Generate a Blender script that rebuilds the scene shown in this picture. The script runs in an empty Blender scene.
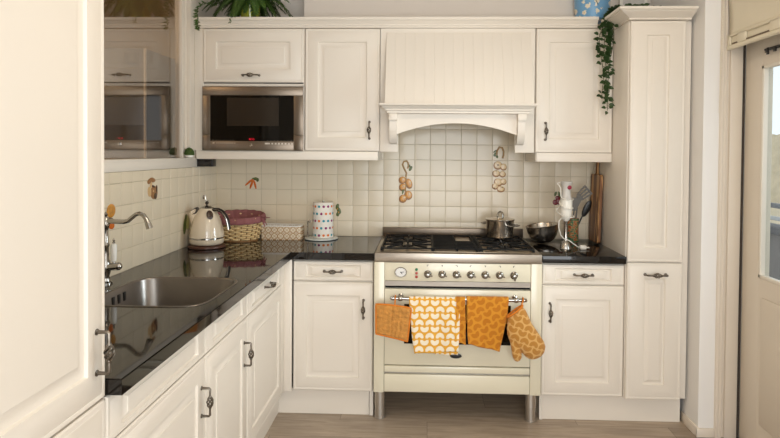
import bpy, bmesh, math, random
from mathutils import Vector, Matrix, noise
random.seed(7)
S = bpy.context.scene
COL = S.collection
PI = math.pi
V = Vector

# ------------------------------------------------------------------ materials
def lin(c):
    return c / 12.92 if c <= .04045 else ((c + .055) / 1.055) ** 2.4
def rgb(r, g, b):
    return (lin(r / 255), lin(g / 255), lin(b / 255), 1)

class X:
    """tiny node-expression helper"""
    def __init__(s, nt, sock): s.nt, s.sock = nt, sock
    def op(s, o, *a):
        n = s.nt.nodes.new('ShaderNodeMath'); n.operation = o
        for i, v in enumerate((s,) + a):
            if isinstance(v, X): s.nt.links.new(v.sock, n.inputs[i])
            else: n.inputs[i].default_value = v
        return X(s.nt, n.outputs[0])
    def __add__(s, o): return s.op('ADD', o)
    def __sub__(s, o): return s.op('SUBTRACT', o)
    def __mul__(s, o): return s.op('MULTIPLY', o)
    def __truediv__(s, o): return s.op('DIVIDE', o)
    def lt(s, o): return s.op('LESS_THAN', o)
    def gt(s, o): return s.op('GREATER_THAN', o)
    def fract(s): return s.op('FRACT')
    def floor(s): return s.op('FLOOR')
    def mod(s, o): return s.op('FLOORED_MODULO', o)
    def abs(s): return s.op('ABSOLUTE')
    def sqrt(s): return s.op('SQRT')

MATS = {}
def mat(name, col, rough=.5, metal=0., spec=.5, bump=0., bump_scale=40., vary=0., vary_scale=4., coat=0., sheen=0., noise_stretch=None):
    m = bpy.data.materials.new(name); m.use_nodes = True
    nt = m.node_tree; b = nt.nodes['Principled BSDF']
    b.inputs['Base Color'].default_value = col
    b.inputs['Roughness'].default_value = rough
    b.inputs['Metallic'].default_value = metal
    b.inputs['Specular IOR Level'].default_value = spec
    b.inputs['Coat Weight'].default_value = coat
    b.inputs['Sheen Weight'].default_value = sheen
    tc = nt.nodes.new('ShaderNodeTexCoord')
    src = tc.outputs['Object']
    if noise_stretch:
        mp = nt.nodes.new('ShaderNodeMapping'); mp.inputs['Scale'].default_value = noise_stretch
        nt.links.new(src, mp.inputs['Vector']); src = mp.outputs['Vector']
    if vary:
        nz = nt.nodes.new('ShaderNodeTexNoise'); nz.inputs['Scale'].default_value = vary_scale; nz.inputs['Detail'].default_value = 4
        nt.links.new(src, nz.inputs['Vector'])
        hs = nt.nodes.new('ShaderNodeMix'); hs.data_type = 'RGBA'
        hs.inputs[6].default_value = tuple(c * (1 - vary) for c in col[:3]) + (1,)
        hs.inputs[7].default_value = tuple(min(1, c * (1 + vary)) for c in col[:3]) + (1,)
        nt.links.new(nz.outputs['Fac'], hs.inputs[0]); nt.links.new(hs.outputs[2], b.inputs['Base Color'])
    if bump:
        nz = nt.nodes.new('ShaderNodeTexNoise'); nz.inputs['Scale'].default_value = bump_scale; nz.inputs['Detail'].default_value = 3
        nt.links.new(src, nz.inputs['Vector'])
        bp = nt.nodes.new('ShaderNodeBump'); bp.inputs['Strength'].default_value = bump; bp.inputs['Distance'].default_value = .01
        nt.links.new(nz.outputs['Fac'], bp.inputs['Height']); nt.links.new(bp.outputs['Normal'], b.inputs['Normal'])
    MATS[name] = m
    return m

def mixcol(m, fac, c0, c1):
    """base colour = mix(c0, c1, fac) ; colours may be sockets"""
    nt = m.node_tree; n = nt.nodes.new('ShaderNodeMix'); n.data_type = 'RGBA'
    nt.links.new(fac.sock, n.inputs[0])
    for i, c in ((6, c0), (7, c1)):
        if isinstance(c, tuple): n.inputs[i].default_value = c
        else: nt.links.new(c, n.inputs[i])
    nt.links.new(n.outputs[2], nt.nodes['Principled BSDF'].inputs['Base Color'])
    return n.outputs[2]
def coords(m):
    nt = m.node_tree
    tc = nt.nodes.new('ShaderNodeTexCoord'); sp = nt.nodes.new('ShaderNodeSeparateXYZ')
    nt.links.new(tc.outputs['Object'], sp.inputs[0])
    return [X(nt, sp.outputs[i]) for i in range(3)]

CREAM = rgb(230, 222, 210)
paint = mat('cream_cabinet_paint', CREAM, .38, spec=.45, bump=.02, bump_scale=60)
enamel = mat('range_enamel', rgb(226, 219, 196), .22, spec=.5, coat=.3)
tile_m = mat('glazed_tile', rgb(224, 211, 187), .22, spec=.4, bump=.06, bump_scale=12)
grout = mat('grout', rgb(196, 184, 160), .9)
granite = mat('black_granite', rgb(22, 18, 15), .045, spec=.42, vary=.5, vary_scale=160)
steel = mat('brushed_steel', rgb(122, 110, 97), .34, 1, vary=.08, vary_scale=18, noise_stretch=(1, 1, 40))
steel_h = mat('brushed_steel_flat', rgb(180, 170, 158), .36, 1, vary=.10, vary_scale=8, noise_stretch=(1, 30, 30))
chrome = mat('chrome', rgb(176, 172, 166), .10, 1)
pewter = mat('pewter', rgb(118, 110, 100), .33, 1, vary=.2, vary_scale=300)
iron = mat('cast_iron', rgb(15, 14, 13), .6, spec=.2, bump=.15, bump_scale=300)
black = mat('black_plastic', rgb(18, 17, 17), .35)
black_glass = mat('black_glass', rgb(6, 5, 4), .04, spec=.35)
dark = mat('gap_shade', rgb(14, 12, 10), .9)  # near-black colour that stands for the shade inside gaps
walls = mat('wall_paint', rgb(216, 208, 199), .85, bump=.03, bump_scale=90)
white_wall = mat('white_plaster', rgb(236, 234, 231), .8, bump=.05, bump_scale=120)
ceil_m = mat('ceiling_paint', rgb(240, 237, 230), .9, bump=.02, bump_scale=90)
frame_m = mat('door_frame_paint', rgb(226, 216, 202), .45, bump=.03, bump_scale=50)
door_m = mat('door_paint', rgb(224, 214, 199), .45, bump=.03, bump_scale=50)
white_p = mat('white_plastic', rgb(236, 232, 222), .35)
porcelain = mat('white_porcelain', rgb(240, 238, 232), .12, coat=.5)

def glass(name, tint, refl, rough=0.0):
    m = bpy.data.materials.new(name); m.use_nodes = True; nt = m.node_tree
    for n in list(nt.nodes): nt.nodes.remove(n)
    o = nt.nodes.new('ShaderNodeOutputMaterial'); t = nt.nodes.new('ShaderNodeBsdfTransparent'); g = nt.nodes.new('ShaderNodeBsdfGlossy')
    t.inputs[0].default_value = tint; g.inputs['Roughness'].default_value = rough
    mx = nt.nodes.new('ShaderNodeMixShader'); mx.inputs[0].default_value = refl
    nt.links.new(t.outputs[0], mx.inputs[1]); nt.links.new(g.outputs[0], mx.inputs[2]); nt.links.new(mx.outputs[0], o.inputs[0])
    MATS[name] = m
    return m
pane_m = glass('clear_pane', (.95, .97, .96, 1), .05)
mirror_pane = glass('reflective_pane', (.86, .79, .70, 1), .33)

# floor planks along X
floor_m = mat('grey_oak_planks', rgb(140, 125, 110), .42, spec=.4)
def _floor():
    nt = floor_m.node_tree; b = nt.nodes['Principled BSDF']
    x, y, z = coords(floor_m)
    row = (y / .19 + 20.34).floor()
    xs = x / 1.28 + (row * .37).fract() * 1.0 + 10
    plank = xs.floor()
    fy = (y / .19 + 20.34).fract(); fx = xs.fract()
    gap = (fy.lt(.010) + fx.lt(.0022)).op('MINIMUM', 1)
    rnd = ((row * 12.9898 + plank * 78.233).op('SINE') * 43758.5).fract()
    cb = nt.nodes.new('ShaderNodeCombineXYZ')
    nt.links.new((x * 1.6 + rnd * 9).sock, cb.inputs[0]); nt.links.new((y * 16).sock, cb.inputs[1]); nt.links.new((rnd * 30).sock, cb.inputs[2])
    nz = nt.nodes.new('ShaderNodeTexNoise'); nz.inputs['Scale'].default_value = 2.2; nz.inputs['Detail'].default_value = 7; nz.inputs['Roughness'].default_value = .62; nz.inputs['Distortion'].default_value = .6
    nt.links.new(cb.outputs[0], nz.inputs['Vector'])
    f = ((X(nt, nz.outputs['Fac']) - .5) * 1.9 + .5 + (rnd - .5) * .35)
    n = nt.nodes.new('ShaderNodeMix'); n.data_type = 'RGBA'; nt.links.new(f.sock, n.inputs[0]); n.clamp_factor = True
    n.inputs[6].default_value = rgb(134, 119, 103); n.inputs[7].default_value = rgb(190, 173, 154)
    n2 = nt.nodes.new('ShaderNodeMix'); n2.data_type = 'RGBA'; nt.links.new((gap * .55).sock, n2.inputs[0])
    nt.links.new(n.outputs[2], n2.inputs[6]); n2.inputs[7].default_value = rgb(60, 52, 46)
    nt.links.new(n2.outputs[2], b.inputs['Base Color'])
_floor()

def crescents(name, base, shape, base2=None, cw=.054, ch=.0345, rough=.9, fuzz=.25, turn=0):
    """half-moon pastry shapes printed on cloth"""
    m = mat(name, base, rough, bump=fuzz, bump_scale=420, sheen=.15)
    x, y, z = coords(m)
    if turn: x, z = x * math.cos(turn) + z * math.sin(turn), z * math.cos(turn) - x * math.sin(turn)
    r = z / ch + 40; row = r.floor()
    odd = row.mod(2)
    cx = ((x / cw + 40 + odd * .5).fract() - .5) * cw
    cz = (r.fract() - .5) * ch
    cz = cz * (odd * -2 + 1)
    d1 = (cx * cx + (cz + .0060) * (cz + .0060)).sqrt()
    d2 = (cx * cx + (cz + .0165) * (cz + .0165)).sqrt()
    f = d1.lt(.0220) * d2.gt(.0095) * cz.gt(-.0135)
    nt = m.node_tree
    if base2:
        nz = nt.nodes.new('ShaderNodeTexNoise'); nz.inputs['Scale'].default_value = 90; nz.inputs['Detail'].default_value = 4
        tc = nt.nodes.new('ShaderNodeTexCoord'); nt.links.new(tc.outputs['Object'], nz.inputs['Vector'])
        a = nt.nodes.new('ShaderNodeMix'); a.data_type = 'RGBA'; nt.links.new(nz.outputs['Fac'], a.inputs[0])
        a.inputs[6].default_value = shape; a.inputs[7].default_value = base2
        mixcol(m, f, base, a.outputs[2])
    else:
        mixcol(m, f, base, shape)
    return m
towel_light = crescents('mustard_towel_print', rgb(226, 166, 52), rgb(243, 231, 208))
towel_dark = crescents('amber_terry', rgb(222, 150, 36), rgb(196, 116, 10), rgb(208, 128, 18), turn=.5, fuzz=.6)
mitt_m = crescents('mitt_print', rgb(226, 178, 104), rgb(190, 126, 46), rgb(208, 146, 62), turn=-.35, cw=.05, ch=.032, fuzz=.7)
quilt_m = mat('quilted_ochre', rgb(196, 136, 62), .9, vary=.5, vary_scale=48, bump=1., bump_scale=55, sheen=.2)
trim_orange = mat('orange_binding', rgb(214, 124, 34), .85, bump=.3, bump_scale=300)

# ------------------------------------------------------------------ mesh builder
class B:
    def __init__(s): s.bm = bmesh.new(); s.mi = 0
    def _fin(s, faces):
        for f in faces: f.material_index = s.mi
        return faces
    def box(s, x0, x1, y0, y1, z0, z1, bev=0., seg=2):
        bm = s.bm
        vs = [bm.verts.new((x, y, z)) for z in (z0, z1) for y in (y0, y1) for x in (x0, x1)]
        idx = [(0, 2, 3, 1), (4, 5, 7, 6), (0, 1, 5, 4), (2, 6, 7, 3), (0, 4, 6, 2), (1, 3, 7, 5)]
        fs = [bm.faces.new([vs[i] for i in q]) for q in idx]
        s._fin(fs)
        if bev:
            es = list({e for f in fs for e in f.edges})
            r = bmesh.ops.bevel(bm, geom=es, offset=bev, segments=seg, affect='EDGES', profile=.5)
            s._fin(r['faces'])
        return s
    def loft(s, loops, closed=True, cap0=True, cap1=True):
        """loops: list of equal-length lists of points"""
        bm = s.bm; L = [[bm.verts.new(p) for p in lp] for lp in loops]; n = len(L[0]); fs = []
        for a, b in zip(L[:-1], L[1:]):
            for i in range(n if closed else n - 1):
                j = (i + 1) % n
                fs.append(bm.faces.new((a[i], a[j], b[j], b[i])))
        if closed and cap0: fs.append(bm.faces.new(list(reversed(L[0]))))
        if closed and cap1: fs.append(bm.faces.new(L[-1]))
        s._fin(fs); return s
    def lathe(s, prof, c=(0, 0), seg=32, sx=1., sy=1., cap0=True, cap1=True, M=None):
        loops = []
        for r, z in prof:
            r = max(r, 1e-5)
            lp = [V((c[0] + sx * r * math.cos(2 * PI * i / seg), c[1] + sy * r * math.sin(2 * PI * i / seg), z)) for i in range(seg)]
            if M: lp = [M @ p for p in lp]
            loops.append(lp)
        return s.loft(loops, True, cap0, cap1)
    def tube(s, pts, rad, seg=8, flat=1., up=None, cap=True):
        pts = [V(p) for p in pts]; n = len(pts)
        if not hasattr(rad, '__len__'): rad = [rad] * n
        loops = []; ref = V(up) if up else V((0, 0, 1))
        t0 = (pts[1] - pts[0]).normalized()
        if abs(t0.dot(ref)) > .95: ref = V((1, 0, 0)) if abs(t0.x) < .9 else V((0, 1, 0))
        u = (ref - t0 * ref.dot(t0)).normalized()
        for i, p in enumerate(pts):
            t = (pts[min(i + 1, n - 1)] - pts[max(i - 1, 0)]).normalized()
            u = (u - t * u.dot(t))
            if u.length < 1e-6: u = t.orthogonal()
            u.normalize(); w = t.cross(u)
            loops.append([p + (u * math.cos(2 * PI * k / seg) * flat + w * math.sin(2 * PI * k / seg)) * rad[i] for k in range(seg)])
        return s.loft(loops, True, cap, cap)
    def ring(s, pts, rad, seg=6):
        pts = [V(p) for p in pts]; n = len(pts); bm = s.bm; L = []
        for i, p in enumerate(pts):
            t = (pts[(i + 1) % n] - pts[i - 1]).normalized()
            u = V((0, 0, 1)) - t * t.z
            if u.length < 1e-4: u = t.orthogonal()
            u.normalize(); w = t.cross(u)
            L.append([bm.verts.new(p + (u * math.cos(2 * PI * k / seg) + w * math.sin(2 * PI * k / seg)) * rad) for k in range(seg)])
        fs = []
        for i in range(n):
            a, b = L[i], L[(i + 1) % n]
            for k in range(seg): fs.append(bm.faces.new((a[k], a[(k + 1) % seg], b[(k + 1) % seg], b[k])))
        s._fin(fs); return s
    def ball(s, c, r, u=16, v=10, M=None):
        if not hasattr(r, '__len__'): r = (r, r, r)
        loops = []
        for j in range(v + 1):
            a = -PI / 2 + PI * j / v; cr = max(math.cos(a), 1e-3)
            lp = [V((r[0] * cr * math.cos(2 * PI * i / u), r[1] * cr * math.sin(2 * PI * i / u), r[2] * math.sin(a))) for i in range(u)]
            if M: lp = [M @ p for p in lp]
            loops.append([p + V(c) for p in lp])
        return s.loft(loops)
    def prism(s, poly, a0, a1, axis='Y', bev=0):
        """poly: 2D loop; axis: extrusion axis"""
        def P(p, a):
            return {'Y': (p[0], a, p[1]), 'X': (a, p[0], p[1]), 'Z': (p[0], p[1], a)}[axis]
        return s.loft([[P(p, a0) for p in poly], [P(p, a1) for p in poly]])
    def quad(s, *ps):
        s._fin([s.bm.faces.new([s.bm.verts.new(p) for p in ps])]); return s
    def sheet(s, fn, nu, nv):
        bm = s.bm; g = [[bm.verts.new(fn(i / nu, j / nv)) for i in range(nu + 1)] for j in range(nv + 1)]
        fs = [bm.faces.new((g[j][i], g[j][i + 1], g[j + 1][i + 1], g[j + 1][i])) for j in range(nv) for i in range(nu)]
        s._fin(fs); return s
    def build(s, name, mats, root=None, label=None, angle=32, solid=0., flat=False, normals=True):
        bm = s.bm
        off = V((0, 0, 0)); p = root
        while p is not None: off += p.location; p = p.parent
        bmesh.ops.translate(bm, verts=bm.verts, vec=-off)
        if normals: bmesh.ops.recalc_face_normals(bm, faces=bm.faces)
        me = bpy.data.meshes.new(name); bm.to_mesh(me); bm.free()
        if not flat:
            me.shade_smooth(); me.set_sharp_from_angle(angle=math.radians(angle))
        for m in (mats if isinstance(mats, (list, tuple)) else [mats]): me.materials.append(m)
        o = bpy.data.objects.new(name, me); COL.objects.link(o)
        if root is not None: o.parent = root
        if label: o['label'] = label
        if solid:
            md = o.modifiers.new('thickness', 'SOLIDIFY'); md.thickness = solid; md.offset = 0
        return o

def thing(name, label, cat, loc=(0, 0, 0), group=None):
    o = bpy.data.objects.new(name, None); COL.objects.link(o); o.location = loc; o.empty_display_size = .1
    o['label'] = label; o['category'] = cat
    if group: o['group'] = group
    return o
def tag(o, label, cat, group=None, kind=None):
    o['label'] = label; o['category'] = cat
    if group: o['group'] = group
    if kind: o['kind'] = kind
    return o
def struct(o, label=None):
    o['kind'] = 'structure'
    if label: o['label'] = label
    return o
def frame(front, plane):
    """local (x = along, y<0 = outward, z) -> world"""
    if front == 'S': return Matrix.Translation((0, plane, 0))
    return Matrix.Translation((plane, 0, 0)) @ Matrix.Rotation(PI / 2, 4, 'Z')

# raised panel front: local box x0..x1, z0..z1, front face y=0, back y=th
def panel(front, plane, x0, x1, z0, z1, mx=.074, mz=None, field=.036, fz=None, th=.02, b=None):
    mz = mx if mz is None else mz; fz = field if fz is None else fz
    b = b or B(); M = frame(front, plane)
    R = [(0, 0, th), (0, 0, .005), (.004, .004, .0006), (.012, .012, 0), (.0145, .0145, .0012), (.017, .017, .0),
         (mx - .002, mz - .002, 0), (mx + .0015, mz + .0012, .0072), (mx + field * .28, mz + fz * .28, .0090),
         (mx + field * .9, mz + fz * .9, .0018), (mx + field * .93, mz + fz * .93, .0), (mx + field, mz + fz, -.0003)]
    loops = [[M @ V(p) for p in ((x0 + a, y, z0 + c), (x1 - a, y, z0 + c), (x1 - a, y, z1 - c), (x0 + a, y, z1 - c))] for a, c, y in R]
    return b.loft(loops)

def handle(root, front, plane, cx, cz, axis='Z', size=1., label='pewter pull with twisted cage centre'):
    b = B(); M = frame(front, plane) @ Matrix.Translation((cx, 0, cz))
    if axis == 'X': M = M @ Matrix.Rotation(PI / 2, 4, 'Y')
    M = M @ Matrix.Scale(size, 4)
    H = .048; P = .030
    bar = [(0, 0, H), (0, -.018, H), (0, -P + .004, H), (0, -P, H - .004), (0, -P, H - .02), (0, -P, .019)]
    for sg in (1, -1):
        b.tube([M @ V((x, y, z * sg)) for x, y, z in bar], [r * size for r in (.0052, .0042, .0042, .0044, .0036, .0040)], 8)
        b.lathe([(.0, 0), (.0075, 0), (.0075, .002), (.004, .004)], seg=10, M=M @ Matrix.Translation((0, 0, H * sg)) @ Matrix.Rotation(PI / 2, 4, 'X'))
        b.ball(M @ V((0, -P, .019 * sg)), .0055 * size, 8, 6)
    for k in range(5):
        pts = []
        for i in range(15):
            t = i / 14; a = 2 * PI * k / 5 + t * 3.6; r = .0096 * math.sin(PI * t) ** .75 + .0008
            pts.append(M @ V((r * math.cos(a), -P + r * math.sin(a), (t - .5) * .040)))
        b.tube(pts, .0026 * size, 6)
    return b.build('handle', pewter, root)

# ------------------------------------------------------------------ camera (solved from the photo)
f, pcx, pcy, yaw, pit, rol, CX, CY, CZ = 578.209, 403.352, 163.792, .0356, .0197, .0075, 1.3558, -3.7317, 1.4537
fw = V((-math.sin(yaw) * math.cos(pit), math.cos(yaw) * math.cos(pit), -math.sin(pit))); rt = V((math.cos(yaw), math.sin(yaw), 0)); up = rt.cross(fw)
Rr = rt * math.cos(rol) + up * math.sin(rol); Uu = up * math.cos(rol) - rt * math.sin(rol)
cam = bpy.data.cameras.new('camera'); co = bpy.data.objects.new('camera', cam); COL.objects.link(co)
m4 = Matrix.Identity(4)
for i in range(3): m4[i][0] = Rr[i]; m4[i][1] = Uu[i]; m4[i][2] = -fw[i]
m4[0][3], m4[1][3], m4[2][3] = CX, CY, CZ
co.matrix_world = m4
cam.sensor_width = 36; cam.lens = f * 36 / 780; cam.shift_x = -(pcx - 390) / 780; cam.shift_y = (pcy - 219) / 780; cam.clip_start = .05
S.camera = co

# ------------------------------------------------------------------ room shell
HC = .9075; T = .0997            # worktop height, tile pitch
XR = 2.780                        # right pier face
YF = -5.6                        # wall behind the camera
ZC = 2.75
def wallbox(name, parts_, m, label=None):
    b = B()
    for p in parts_: b.box(*p)
    return struct(b.build(name, m, flat=True), label)
wallbox('floor', [(-.0, 3.1, YF, 0, -.06, 0)], floor_m, 'grey-brown wood plank floor')
wallbox('ceiling', [(-.1, 3.1, YF, .1, ZC, ZC + .08)], ceil_m)
wallbox('wall_back', [(-.1, 3.1, 0, .1, 0, ZC)], walls, 'grey painted wall above the cabinets')
wallbox('trim_1', [(.62, 2.245, -.22, -.0005, 2.2315, ZC)], walls, 'boxed-in duct above the wall cabinets')
# left wall, with the window opening Y -1.95..-.50, Z 1.36..2.5
WY0, WY1, WZ0, WZ1 = -1.95, -.462, 1.413, 2.52
wallbox('wall_left', [(-.1, 0, YF, WY0 - .06, 0, ZC), (-.1, 0, WY1 + .115, 0, 0, ZC), (-.1, 0, WY0 - .06, WY1 + .115, 0, 1.355), (-.1, 0, WY0 - .06, WY1 + .115, WZ1 + .06, ZC)], walls)
# right side: pier, reveal and doorway
DX = 2.974; DY0, DY1, DZ = -1.66, -.748, 2.14
wallbox('wall_right', [(XR, 3.1, -.722, 0, 0, ZC)], white_wall, 'white plastered wall pier between tall cabinet and door')
wallbox('wall_side', [(XR, 3.1, YF, -5.1, 0, ZC), (XR, 3.1, -4.0, DY0 - .05, 0, ZC), (XR, 3.1, -5.1, -4.0, 0, .9), (XR, 3.1, -5.1, -4.0, 2.25, ZC), (2.866, 3.1, DY0 - .05, -.722, 2.66, ZC)], white_wall)  # opening towards the rear is made up for the side fill light
b = B()
b.box(2.859, 2.891, -.735, -.7215, 0, ZC)           # moulded architrave on the far reveal
b.lathe([(.006, 0), (.006, ZC - .01)], c=(2.868, -.735), seg=10)
b.lathe([(.004, 0), (.004, ZC - .01)], c=(2.885, -.735), seg=10)
b.box(2.891, 2.903, -.7275, -.7215, 0, ZC)
b.box(2.903, 2.9645, -.742, -.7215, .002, 2.66, .003)
b.box(DX, DX + .05, DY0 - .05, -.722, DZ + .006, 2.66)
struct(b.build('trim_2', frame_m), 'cream door architrave and jamb')
struct(B().box(2.966, 2.9725, -.7475, -.7225, 0, DZ).build('trim_3', mat('door_gap_strip', rgb(70, 62, 56), .8)), 'dark strip filling the gap between jamb and door')  # dark strip set in the gap beside the door
struct(B().box(XR - .012, XR, -.735, -.545, 0, .052, .003).box(XR - .012, 2.858, -.736, -.7225, 0, .045, .003).build('baseboard_right', frame_m), 'low cream skirting along the wall pier')

# behind the camera: wall with a wide window
wallbox('wall_front', [(-.1, .65, YF - .1, YF, 0, ZC), (2.77, 3.1, YF - .1, YF, 0, ZC), (.65, 2.77, YF - .1, YF, 0, .12), (.65, 2.77, YF - .1, YF, 2.45, ZC)], white_wall)

# glazed door (in the right-hand wall)
d = struct(bpy.data.objects.new('door_1', None), 'cream garden door with a tall glass pane'); COL.objects.link(d); d.location = (DX, DY1, 0)
GY0, GY1, GZ0, GZ1 = DY0 + .135, -.895, .864, 1.882
b = B()
b.box(DX, DX + .05, GY1, DY1, .012, DZ, .002).box(DX, DX + .05, DY0, GY0, .012, DZ, .002)
b.box(DX, DX + .05, GY0, GY1, GZ1, DZ).box(DX, DX + .05, GY0, GY1, .012, GZ0)
b.box(DX - .006, DX, GY0 + .03, GY1 - .03, .16, GZ0 - .09, .004)
b.build('door_leaf', door_m, d)
b = B()
for q in ((GY0, GY0 + .016, GZ0, GZ1), (GY1 - .016, GY1, GZ0, GZ1), (GY0, GY1, GZ0, GZ0 + .016), (GY0, GY1, GZ1 - .016, GZ1)):
    b.box(DX - .004, DX + .02, q[0], q[1], q[2], q[3], .002)
b.build('glazing_bead', mat('white_gloss', rgb(238, 232, 220), .3), d)
B().box(DX + .022, DX + .028, GY0, GY1, GZ0, GZ1).build('pane', pane_m, d)
b = B()
b.box(DX - .012, DX, -1.03, -.925, 1.945, 1.957, .001).box(DX - .018, DX - .012, -.965, -.95, 1.925, 1.957, .001).box(DX - .016, DX - .010, -1.02, -1.0, 1.93, 1.955, .001)
b.tube([(DX - .018, -.945, 1.938), (DX - .022, -.975, 1.932)], .004)
b.tube([(DX - .012, -1.6, 1.951), (DX - .012, -.93, 1.951)], .004)
b.build('stay', black, d, 'black metal door stay')

# tiled splashbacks: every glazed tile slightly pillowed and tilted
def tiles(name, front, i0, i1, j1, zmax, label):
    b = B(); M = frame(front, 0); rnd = random.Random(3 if front == 'S' else 5)
    for j in range(j1):
        for i in range(i0, i1):
            x0, z0 = i * T + .0009, HC + j * T + .0009; x1, z1 = x0 + T - .0018, min(z0 + T - .0018, zmax)
            if z1 - z0 < .01: continue
            tx, tz = rnd.uniform(-.0007, .0007), rnd.uniform(-.0007, .0007)
            lv = []
            for e, y in ((0, -.0042), (.0010, -.0060), (.0045, -.0064)):
                lv.append([M @ V((px, y + (tx * sx + tz * sz) * (1 if e else 0), pz)) for px, pz, sx, sz in
                           ((x0 + e, z0 + e, -1, -1), (x1 - e, z0 + e, 1, -1), (x1 - e, z1 - e, 1, 1), (x0 + e, z1 - e, -1, 1))])
            b.loft(lv, True, False, True)
    b.mi = 1
    lo, hi = [M @ V((i0 * T, -.004, HC - .03)), M @ V((i1 * T, -.0005, zmax))]
    b.box(min(lo.x, hi.x), max(lo.x, hi.x), min(lo.y, hi.y), max(lo.y, hi.y), lo.z, hi.z)
    return struct(b.build(name, [tile_m, grout], angle=40), label)
tiles('wall_back_tiling', 'S', 0, 25, 8, 1.665, 'square cream glazed tiles behind hob and worktop')
tiles('wall_left_tiling', 'E', -24, 0, 5, 1.357, 'square cream glazed tiles under the window')

# window in the left wall
w = struct(bpy.data.objects.new('window_1', None), 'window with a dark reflecting pane above the sink'); COL.objects.link(w); w.location = (0, -1.2, WZ0)
b = B()
b.box(-.07, -.028, WY1 - .004, WY1 + .042, WZ0, WZ1, .003).box(-.07, -.028, WY0 - .05, WY0 + .004, WZ0, WZ1, .003)
b.box(-.07, -.028, WY0, WY1, WZ1 - .02, WZ1 + .05, .003)
b.box(-.030, .0025, WY1 + .040, WY1 + .125, WZ0 + .001, WZ1 + .05, .003)
b.lathe([(.005, WZ0 + .001), (.005, WZ1)], c=(-.026, WY1 + .038), seg=10)
b.box(-.03, .004, WY0 - .1, WY0 - .05, WZ0, WZ1 + .05, .003).box(-.03, .004, WY0 - .1, WY1 + .125, WZ1 + .05, WZ1 + .1, .003)
b.build('window_frame', frame_m, w)
b = B()
b.box(-.08, .008, WY0 - .06, WY1 + .126, WZ0 - .014, WZ0, .003).box(.0005, .0085, WY0 - .06, WY1 + .126, 1.358, WZ0 - .013, .002)
b.build('window_sill', paint, w)
B().box(-.052, -.045, WY0, WY1, WZ0, WZ1).build('pane', mirror_pane, w)
# what stands behind that pane: a dim utility space
um = mat('utility_wall', rgb(190, 170, 140), .85)
for n_, q_ in (('wall_utility_rear', (-1.5, -1.4, -3.2, .6, 0, ZC)), ('wall_utility_far', (-1.4, -.1, .5, .6, 0, ZC)), ('wall_utility_near', (-1.5, -.1, -3.3, -3.2, 0, ZC)), ('floor_utility', (-1.5, -.1, -3.3, .6, -.06, 0)), ('ceiling_utility', (-1.5, -.1, -3.3, .6, ZC, ZC + .08))):
    wallbox(n_, [q_], um)
t = thing('utility_cabinet', 'tall grey appliance with a small sticker, seen through the dark window pane', 'appliance', (-.45, -.4, 0))
g_grey = mat('grey_lacquer', rgb(92, 86, 80), .45)
B().box(-.75, -.15, -.662, -.12, 0, 2.005, .004).build('body', g_grey, t)
B().box(-.152, -.141, -.672, -.658, .1, 2.004, .002).build('edge_strip', mat('bright_strip', rgb(240, 232, 218), .3), t)
b = B().box(-.262, -.178, -.6645, -.662, 1.905, 1.978)
b.mi = 1; b.box(-.254, -.236, -.6655, -.6640, 1.945, 1.970).box(-.205, -.186, -.6655, -.664, 1.945, 1.970).box(-.254, -.186, -.6655, -.664, 1.914, 1.932)
b.build('sticker', [mat('sticker_grey', rgb(110, 102, 94), .6), mat('sticker_dark', rgb(60, 55, 50), .6)], t)
OSY = -.432
t = thing('sill_ornament', 'small green and white ornament in the corner of the window sill', 'ornament', (-.002, OSY, WZ0))
B().lathe([(.016, WZ0 + .0002), (.024, WZ0 + .004), (.025, WZ0 + .012), (.022, WZ0 + .018)], c=(-.002, OSY), seg=20).build('pot', porcelain, t)
b = B(); rnd = random.Random(2)
for k in range(60):
    a, e = rnd.uniform(0, 2 * PI), rnd.uniform(-.25, PI / 2); r = .0285
    b.ball((-.002 + r * .85 * math.cos(a) * math.cos(e), OSY + r * .85 * math.sin(a) * math.cos(e), WZ0 + .026 + r * math.sin(e)), (.0066, .0066, .0055), 6, 4)
b.ball((-.002, OSY, WZ0 + .026), .0262, 12, 8)
b.build('foliage', mat('moss_green', rgb(62, 84, 30), .7), t)

# ------------------------------------------------------------------ left run
LX = .602
def body(root, x0, x1, y0, y1, z0, z1, name='body'):
    return B().box(x0, x1, y0, y1, z0, z1, .0008, 1).build(name, paint, root)
# tall larder / fridge housing nearest the camera
t = thing('fridge_cabinet', 'tall cream fridge cabinet at the left edge, nearest the camera', 'cabinet', (.3, -2.7, 0))
body(t, .003, LX - .021, -2.995, -2.390, .003, 2.30)
dr = panel('E', LX, -2.992, -2.389, .866, 2.298, .075, .075, .04).build('door', paint, t, 'upper raised panel door')
handle(dr, 'E', LX, -2.428, .985)
panel('E', LX, -2.992, -2.389, .15, .860, .075, .075, .04).build('door', paint, t, 'lower raised panel door')

def base_left(y0, y1, label, hy=None, drawer_handle=None, filler=None):
    t = thing('base_cabinet', label, 'cabinet', (.3, (y0 + y1) / 2, .148), 'base cabinets under the sink worktop')
    bb = B().box(.02, LX - .0205, y0 + .001, y1 - .001, .148, .166).box(.02, LX - .0205, y0 + .001, y0 + .017, .166, .69).box(.02, LX - .0205, y1 - .017, y1 - .001, .166, .69)
    bb.box(.02, .034, y0 + .017, y1 - .017, .166, .69).box(LX - .0225, LX - .0205, y0 + .001, y1 - .001, .166, .866)
    bb.build('body', paint, t)
    dw = panel('E', LX, y0 + .0015, y1 - .0015, .744, .862, .068, .024, .032, .014).build('drawer', paint, t)
    if drawer_handle: handle(dw, 'E', LX, drawer_handle, .806, 'X')
    dr = panel('E', LX, y0 + .0015, y1 - .0015, .148, .739, .072, .072, .036).build('door', paint, t)
    if hy: handle(dr, 'E', LX, hy, .595)
    if filler: B().box(LX - .021, LX - .001, filler[0], filler[1], .148, .866, .001).box(LX - .001, .643, filler[1] - .018, filler[1] - .0005, .148, .866, .001).build('filler', paint, t)
    return t
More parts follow.
